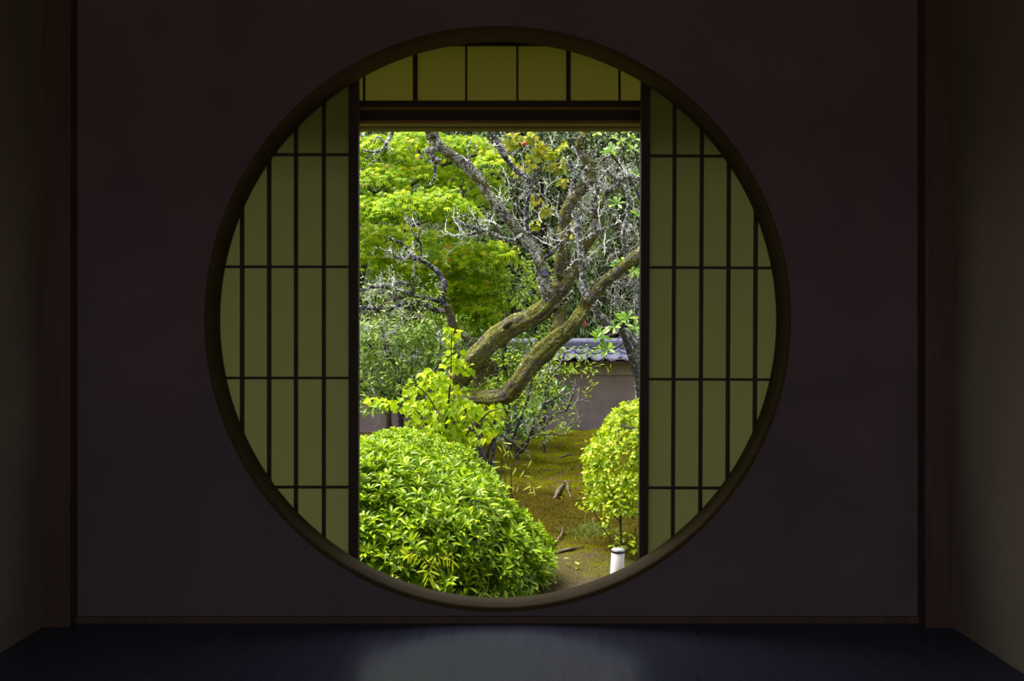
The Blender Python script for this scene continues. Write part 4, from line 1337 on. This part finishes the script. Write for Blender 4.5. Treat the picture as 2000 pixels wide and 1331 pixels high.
o = mb.build('fruit', M['red'], pt, True)
o['label'] = 'round red fruit'

# ------------------------------------------------------------------ rhododendron at the right edge
rh = thing('rhododendron', 'rhododendron with whorls of large oblong leaves along the right edge of the opening', 'shrub', P(1262, 830, 12.2))
for i, rows in enumerate([[(1262, 830, 16), (1245, 740, 15), (1233, 695, 14), (1221, 662, 13), (1214, 640, 11), (1225, 622, 6)], [(1214, 645, 7), (1195, 655, 5), (1178, 658, 4)], [(1222, 665, 6), (1200, 682, 5), (1186, 686, 3)], [(1262, 780, 12), (1275, 600, 10), (1262, 450, 8), (1250, 350, 5), (1240, 290, 3)], [(1256, 400, 6), (1225, 340, 5), (1200, 310, 3), (1192, 297, 3)], [(1222, 335, 3), (1217, 290, 2), (1213, 275, 2)], [(1240, 290, 3), (1190, 268, 3), (1166, 258, 2)], [(1260, 440, 4), (1228, 410, 3), (1206, 400, 2)]]):
    branch(rh, 'stem', rows, 12.1, 11.6, 'grey_bark', 8, 0.08, 0, 230 + i)
W = [(1190, 297, 9, 0.115), (1194, 292, 8, 0.10), (1212, 276, 7, 0.085), (1199, 268, 6, 0.07), (1238, 273, 8, 0.085), (1164, 260, 7, 0.11), (1226, 259, 5, 0.08), (1237, 292, 6, 0.10), (1243, 342, 8, 0.09), (1206, 398, 8, 0.10), (1176, 655, 9, 0.12), (1166, 660, 6, 0.10), (1226, 622, 9, 0.12), (1212, 628, 7, 0.10), (1186, 683, 9, 0.12), (1200, 640, 6, 0.10), (1220, 512, 8, 0.11), (1236, 530, 7, 0.11), (1205, 520, 6, 0.09), (1246, 420, 7, 0.10), (1270, 330, 8, 0.11), (1285, 400, 8, 0.11), (1290, 520, 8, 0.11), (1275, 640, 8, 0.12), (1300, 290, 8, 0.11), (1240, 640, 8, 0.11)]
acc = []
for px, py, k, s in W:
    c = P(px, py, 11.5 + RNG.uniform(-.1, .1))[None]
    acc.append(whorl(c, unit(np.array([[RNG.normal() * .3, -0.75, 0.75]])), k, (s * 0.85, s * 1.15), (0.75, 1.4)))
leaves(rh, 'oblong', M['rhodo'], *[np.concatenate([a[i] for a in acc]) for i in range(4)])
c = P(1140.5, 632, 11.6)
BATCH.append(dict(parent=rh, tmpl='oval', mat=M['red'], pos=c[None] + np.array([[0, 0, 0.06]]), fr=frames(np.array([[0.1, -0.05, -1.0]]), np.array([[0.2, -1.0, 0.1]])), size=np.array([0.11]), n=1, part='red_leaf', rest='red_leaf'))

# ------------------------------------------------------------------ tangle of pale dead branches at the right
dt = thing('tangled_tree', 'leafless tangled tree of pale lichened branches at the right, above the tiled wall', 'tree', P(1250, 850, 12.9))
DT = []
for i, rows in enumerate([
    [(1252, 850, 20), (1250, 760, 18), (1246, 690, 15), (1236, 664, 12), (1203, 645, 11), (1184, 631, 11), (1170, 615, 10), (1166, 600, 8), (1168, 588, 7)],
    [(1170, 616, 7), (1162, 606, 6), (1155, 593, 5)],
    [(1250, 700, 14), (1246, 640, 12), (1243, 600, 11), (1241, 576, 11), (1237, 545, 10), (1228, 510, 9), (1220, 482, 9), (1218, 448, 9), (1226, 420, 9), (1227, 392, 8), (1222, 360, 6), (1212, 320, 4), (1206, 280, 3)],
    [(1237, 560, 7), (1220, 560, 7), (1208, 553, 6), (1196, 552, 5)],
    [(1226, 450, 4), (1210, 462, 3), (1192, 470, 3), (1172, 482, 2)],
    [(1230, 452, 4), (1224, 480, 3), (1212, 492, 3), (1190, 500, 2)],
    [(1229, 438, 4), (1238, 448, 4), (1246, 462, 3)],
    [(1228, 420, 4), (1240, 412, 3), (1252, 420, 2)],
    [(1236, 640, 6), (1224, 645, 5), (1212, 640, 3)],
    [(1187, 585, 4), (1192, 568, 3), (1200, 560, 2), (1204, 590, 3), (1206, 606, 3)],
    [(1195, 600, 3), (1198, 580, 3), (1206, 562, 3)],
    [(1216, 620, 3), (1210, 598, 3), (1214, 584, 3), (1224, 572, 3), (1228, 558, 4)],
    [(1140, 380, 4), (1165, 360, 4), (1182, 340, 3), (1200, 320, 3)],
    [(1235, 700, 9), (1228, 680, 8), (1222, 665, 7), (1228, 700, 3)],
]):
    DT.append(branch(dt, 'branch', rows, 12.6, 12.2, 'pale_bark', 8, 0.12, 0, 260 + i, 0.06))
tw = []
for pts, rad in DT:
    for _ in range(6):
        k = RNG.integers(len(pts) // 4, len(pts))
        grow(tw, pts[k], unit(RNG.normal(size=3) * np.array([1, .7, 1])), RNG.uniform(0.2, 0.55), RNG.uniform(0.005, 0.009), 1, 0.34, 0.05, (2, 4))
for _ in range(22):
    c = P(RNG.uniform(1125, 1250), RNG.uniform(270, 600), RNG.uniform(12.2, 13.0))
    grow(tw, c, unit(RNG.normal(size=3)), RNG.uniform(0.3, 0.6), RNG.uniform(0.005, 0.009), 1, 0.34, 0.05, (3, 5))
twig_part(dt, tw, 'dark_twig')
flakes(dt, tw, 4, (0.012, 0.024))
flakes(dt, DT, 60, (0.010, 0.026), name='branch_lichen')

# ------------------------------------------------------------------ dark trees behind the wall
def back_tree(name, label, px, d, crown, leaf, n, size, tmpl='wide', droop=0.25):
    """crown: list of (px, py, rx, ry)"""
    b = P(px, 0, d)
    b[2] = gz(b[0], min(b[1], 16)) if b[1] < 16.4 else max(-0.62, -0.62 + (b[1] - 17.5) * 0.62)
    t = thing(name, label, 'tree', b)
    top = crown[0]
    q = P(top[0], top[1], d)
    mbt = MB()
    mid = (b + q) / 2 + np.array([0.1, 0, 0])
    s = spline([[*b, 0.14], [*mid, 0.10], [*q, 0.04]], 5)
    mbt.tube(s[:, :3], s[:, 3], 9, 0.05)
    mbt.build('trunk', M['brown_trunk'], t, True)
    for c in crown[1:]:
        e = P(c[0], c[1], d)
        mbt = MB()
        s = spline([[*mid, 0.07], [*((mid + e) / 2 + np.array([0, 0, 0.1])), 0.045], [*e, 0.02]], 4)
        mbt.tube(s[:, :3], s[:, 3], 7, 0.05)
        mbt.build('branch', M['brown_trunk'], t, True)
    cl = []
    area = sum(c[2] * c[3] for c in crown)
    for c in crown:
        m = max(1, int(n * c[2] * c[3] / area / 40))
        for _ in range(m):
            a, r = RNG.uniform(0, 6.28), math.sqrt(RNG.random())
            cl.append((c[0] + math.cos(a) * r * c[2], c[1] + math.sin(a) * r * c[3], 34, 20, 40, RNG.uniform(-0.5, 0.6)))
    leaves(t, tmpl, leaf, *cluster_leaves(cl, d, 1.0, 0.6, size, droop, 0.6))


# clipped dark evergreen along the near side of the wall, left of the leaning trunk
eh = thing('evergreen_shrub', 'dense dark evergreen shrub against the garden wall, left of and behind the leaning trunk', 'shrub', P(880, 850, 14.3))
for i, rows in enumerate([[(760, 862, 12), (758, 790, 11), (750, 720, 6)], [(860, 862, 12), (862, 790, 11), (870, 710, 6)], [(960, 862, 12), (962, 780, 11), (968, 700, 6)], [(1045, 862, 10), (1040, 790, 9), (1050, 710, 5)]]):
    branch(eh, 'stem', rows, 14.3, 14.2, 'brown_trunk', 7, 0.06, 0, 330 + i)
cl = [(RNG.uniform(640, 1090), RNG.uniform(640, 780), 26, 16, 22) for _ in range(170)] + [(RNG.uniform(690, 930), RNG.uniform(645, 705), 24, 14, 24, 14.0) for _ in range(60)]
leaves(eh, 'wide', M['dark_leaf'], *cluster_leaves(cl, 14.2, 1.0, 0.25, (0.06, 0.10), 0.3, 0.6), n_parts=120)

back_tree('evergreen_tree', 'dark broadleaf evergreen behind the maple, far left', 620, 17.5, [(600, 350, 150, 180), (640, 560, 130, 120), (520, 520, 140, 160)], M['dark_leaf'], 5200, (0.09, 0.14))
back_tree('evergreen_tree', 'dark evergreen tree behind the heart of the garden, left of the upright limbs', 900, 17.0, [(880, 330, 120, 130), (860, 560, 120, 110), (800, 640, 130, 80), (960, 620, 100, 80)], M['dark_leaf'], 6500, (0.08, 0.13))
back_tree('evergreen_tree', 'dark evergreen tree behind the white twigs, top centre', 1060, 17.8, [(1050, 300, 110, 110), (1030, 480, 110, 120), (1060, 600, 100, 70)], M['dark_leaf'], 6500, (0.08, 0.12))
back_tree('evergreen_tree', 'dark evergreen tree with finer leaves behind the right-hand tangle of branches', 1210, 17.2, [(1200, 330, 110, 120), (1190, 470, 100, 90), (1290, 420, 110, 160)], M['dark_leaf'], 6500, (0.07, 0.11), 'oval')
back_tree('narrow_leaf_tree', 'dark tree with narrow hanging leaves just above the tiled wall roof', 1190, 17.1, [(1180, 560, 90, 70), (1170, 630, 100, 45), (1250, 600, 70, 80)], M['narrow'], 4200, (0.10, 0.17), 'lance', 1.2)
back_tree('evergreen_tree', 'dark evergreen tree outside the opening, far right', 1420, 17.6, [(1400, 340, 170, 200), (1400, 560, 170, 120), (1580, 480, 150, 200)], M['dark_leaf'], 6000, (0.09, 0.14))
back_tree('evergreen_tree', 'tall dark evergreen on the hillside behind the others', 1000, 20.5, [(1000, 200, 260, 130), (780, 230, 220, 130), (1240, 220, 220, 130)], M['dark_leaf'], 6500, (0.11, 0.17))
back_tree('evergreen_tree', 'low dark evergreen along the back of the garden wall', 800, 17.3, [(760, 690, 150, 50), (900, 690, 120, 45), (1020, 660, 110, 50)], M['dark_leaf'], 3600, (0.08, 0.12))

# ------------------------------------------------------------------ bollard lamp
d = 6.0
lp = P(1203, 1130, d)
gl = float(gz(lp[0], lp[1]))
top_z = CAM_Z - (1074 - CY) * d / F
H = top_z - gl
lamp = thing('garden_lamp', 'short white cylindrical path lamp with a dark ring under its cap, on the moss', 'lamp', (lp[0] + 0.003, lp[1], gl))


def lathe(prof, n=24):
    mb = MB()
    v = [(r * math.cos(2 * math.pi * k / n), r * math.sin(2 * math.pi * k / n), z) for r, z in prof for k in range(n)]
    f = [(i * n + k, i * n + (k + 1) % n, (i + 1) * n + (k + 1) % n, (i + 1) * n + k) for i in range(len(prof) - 1) for k in range(n)]
    mb.add(v, f)
    return mb


for nm, prof, mt_ in (('base', [(0, -0.03), (0.046, -0.03), (0.046, 0.02), (0.042, 0.024), (0, 0.024)], 'lamp_dark'), ('shade', [(0, 0.02), (0.0395, 0.022), (0.0405, 0.04), (0.0405, H - 0.014), (0.039, H - 0.010), (0, H - 0.010)], 'lamp_white'),
                      ('ring', [(0.038, H - 0.016), (0.0425, H - 0.016), (0.0425, H - 0.004), (0.038, H - 0.004)], 'lamp_dark'), ('cap', [(0.041, H - 0.006), (0.0395, H + 0.002), (0.033, H + 0.007), (0.014, H + 0.009), (0, H + 0.009)], 'lamp_cap')):
    me = lathe(prof).mesh(nm, M[mt_], True)
    o = bpy.data.objects.new(nm, me)
    COL.objects.link(o)
    o.parent = lamp
lamp.rotation_euler = (0, math.radians(3), 0)

# ------------------------------------------------------------------ small things on and by the moss
def root(label, rows, rad_extra=0.0):
    c = []
    for px, py, w, lift in rows:
        d_ = on_ground(px, py)
        p = P(px, py, d_)
        c.append([p[0], p[1], float(gz(p[0], p[1])) + lift, w * 0.5 * d_ / F])
    s = spline(c, 4)
    mb = MB()
    mb.tube(s[:, :3], s[:, 3] * 0.72, 8, 0.2)
    o = mb.build('exposed_root', M['root'], None, True)
    tag(o, label, 'root')


root('left arm of the grey forked root on the moss', [(1083, 975, 9, 0.0), (1090, 967, 11, 0.03), (1098, 957, 9, 0.035), (1103, 950, 5, 0.0)])
root('right arm of the grey forked root on the moss', [(1103, 943, 7, 0.01), (1108, 954, 7, 0.03), (1110, 964, 8, 0.02), (1115, 974, 6, 0.0)])
root('grey stick-like root below the forked root', [(1074, 1070, 5, 0.0), (1086, 1063, 6, 0.015), (1096, 1052, 7, 0.025), (1100, 1043, 6, 0.04)])
root('long low root at the front edge of the moss', [(1078, 1083, 9, 0.0), (1105, 1080, 10, 0.012), (1125, 1076, 7, 0.015), (1140, 1070, 3, 0.005)])
root('short dark root high on the moss near the wall', [(1092, 896, 3, 0.0), (1106, 893, 4, 0.012), (1117, 888, 3, 0.005)])
fl = MB()
fl.add(*TMPL['oval'])
fme = fl.mesh('fallen_leaf', M['fallen'])
for px, py, s, lab in ((1018, 913, 0.07, 'brown fallen leaf beside the grey stems'), (1112, 964, 0.05, 'orange fallen leaf on the forked root'), (1098, 977, 0.07, 'brown fallen leaf in front of the forked root'), (1086, 1142, 0.06, 'reddish fallen leaf at the front edge of the moss'), (1155, 1021, 0.05, 'pale fallen leaf under the clipped bush'), (1228, 1012, 0.05, 'pale fallen leaf at the right edge of the moss'), (1130, 883, 0.06, 'small dark fallen leaf high on the moss')):
    d_ = on_ground(px, py)
    p = P(px, py, d_)
    o = bpy.data.objects.new('fallen_leaf', fme)
    COL.objects.link(o)
    o.location = (p[0], p[1], float(gz(p[0], p[1])) + 0.016)
    o.rotation_euler = (R.uniform(0.1, 0.5), R.uniform(-.3, .3), R.uniform(0, 6.28))
    o.scale = (s, s, s)
    tag(o, lab, 'leaf', 'fallen leaves on the moss')


def fronds(t, base_px, stem_rows, d, pairs, L, leafmat, tip_down=0.8):
    """one pinnate leaf: a thin rachis with paired leaflets"""
    p, r = trace(stem_rows, d, d - 0.02)
    mb = MB(); mb.tube(p, r, 5); mb.build('stalk', M['dark_stem'], t, True)
    ks = np.linspace(2, len(p) - 1, pairs).astype(int)
    pos, yd, nd, sz = [], [], [], []
    for k in ks:
        tn = unit(p[min(k + 1, len(p) - 1)] - p[max(k - 1, 0)])
        for s in (-1, 1):
            side = unit(np.cross(tn, np.array([0, -1, 0.4]))) * s
            pos.append(p[k]); yd.append(unit(side * 0.6 + tn * 0.5 + np.array([0, -.1, -tip_down]))); nd.append(np.array([0, -0.7, 0.8])); sz.append(L * R.uniform(.85, 1.1))
    leaves(t, 'lance', leafmat, pos, yd, nd, sz, n_parts=60, part='leaflet')


fn = thing('pinnate_seedling', 'bright yellow-green seedling with feathery leaflets standing out of the large azalea', 'plant', P(838, 1130, 5.0))
fronds(fn, None, [(838, 1110, 3), (832, 1096, 2.5), (820, 1084, 2), (806, 1080, 1.5), (798, 1084, 1)], 4.88, 7, 0.048, M['fern'])
fronds(fn, None, [(838, 1110, 3), (846, 1092, 2.5), (860, 1086, 2), (874, 1088, 1.5), (884, 1096, 1)], 4.88, 7, 0.048, M['fern'])
fronds(fn, None, [(837, 1120, 3), (838, 1112, 2.5), (838, 1116, 2), (837, 1122, 1.5), (837, 1128, 1)], 4.86, 3, 0.06, M['fern'], 0.5)

gt = thing('grass_tuft', 'tuft of thin green grass at the foot of the large azalea', 'grass', P(955, 1175, 5.1))
n = 150
g0 = P(955, 1180, 5.1)
g0[2] = gz(g0[0], g0[1])
pos = g0 + np.stack([RNG.uniform(-.2, .22, n), RNG.uniform(-.1, .1, n), np.zeros(n)], 1)
leaves(gt, 'blade', M['grass'], pos, unit(np.stack([RNG.normal(0, .6, n), RNG.normal(0, .4, n), np.full(n, 1.0)], 1)), unit(RNG.normal(size=(n, 3)) + np.array([0, -1, 0])), RNG.uniform(0.12, 0.24, n), n_parts=100, part='blade', rest='blades')
gt2 = thing('grass_tuft', 'soft low patch of fine grass left of the clipped bush stems', 'grass', P(1150, 1040, 7.2))
n = 320
d_ = on_ground(1150, 1045)
g1 = P(1150, 1045, d_)
q = RNG.normal(size=(n, 2)) * np.array([0.09, 0.13])
pos = np.stack([g1[0] + q[:, 0], g1[1] + q[:, 1], gz(g1[0] + q[:, 0], g1[1] + q[:, 1])], 1)
leaves(gt2, 'blade', M['grass'], pos, unit(np.stack([RNG.normal(0, .5, n), RNG.normal(0, .4, n), np.full(n, 1.0)], 1)), unit(RNG.normal(size=(n, 3)) + np.array([0, -1, 0])), RNG.uniform(0.035, 0.075, n), n_parts=60, part='blade', rest='blades')
wd = thing('weed', 'small broad-leaved weed on the bare earth at the front', 'plant', P(1120, 1105, on_ground(1120, 1108)))
d_ = on_ground(1120, 1108)
pos = np.array([P(x, y, d_ - 0.02) for x, y in ((1100, 1092), (1108, 1112), (1116, 1100), (1122, 1098), (1130, 1103), (1128, 1110), (1112, 1115), (1106, 1106))])
leaves(wd, 'oval', M['fresh'], pos, unit(RNG.normal(size=(8, 3)) * np.array([1, .5, .3]) + np.array([0, -.3, .1])), np.tile([0, -.5, 1.0], (8, 1)), np.full(8, 0.042), n_parts=20)
sd = thing('slender_seedling', 'slender upright seedling with long pale leaves above the back edge of the large azalea', 'plant', P(980, 1000, 7.6))
for i, rows in enumerate([[(977, 1010, 3), (977, 950, 3), (979, 900, 2), (981, 860, 1.5)], [(990, 1000, 2), (986, 950, 2), (988, 905, 1.5)], [(1002, 1000, 2), (999, 950, 2), (998, 905, 1.5)]]):
    branch(sd, 'stem', rows, 7.6, 7.6, 'dark_stem', 5, 0.02, 0, 290 + i, 0.01)
pos, yd = [], []
for px, py, ux, uz, L in ((977, 903, -1, .1, .07), (979, 912, -1, -.1, .08), (980, 911, 1, -.15, .075), (981, 868, .4, -.9, .05), (983, 866, 1, .05, .04), (981, 885, -.4, .9, .04), (983, 893, .5, .8, .04), (987, 905, .3, -1, .05), (994, 880, -.1, -1, .045), (996, 880, .4, -1, .045), (1000, 930, .5, 1, .06), (1014, 935, .6, 1, .06), (1030, 915, .5, 1, .05), (1022, 930, 1, .0, .06), (1040, 950, .3, -1, .05), (1034, 945, .2, -1, .05), (1020, 960, .7, .6, .07), (1008, 960, -.6, .6, .07), (1045, 955, 1, .5, .06), (1000, 965, .3, 1, .07), (990, 960, -.5, .9, .06), (965, 940, -.5, .8, .06), (1030, 965, .8, .3, .06), (1012, 950, -.3, -1, .05)):
    pos.append(P(px, py, 7.58)); yd.append((ux, -0.25, uz))
leaves(sd, 'lance', M['seedling'], pos, np.array(yd, float), np.tile([0.1, -.8, .7], (len(pos), 1)) + RNG.normal(size=(len(pos), 3)) * .2, np.array([.06] * len(pos)) * RNG.uniform(.8, 1.3, len(pos)), n_parts=40)

finish_leaves()
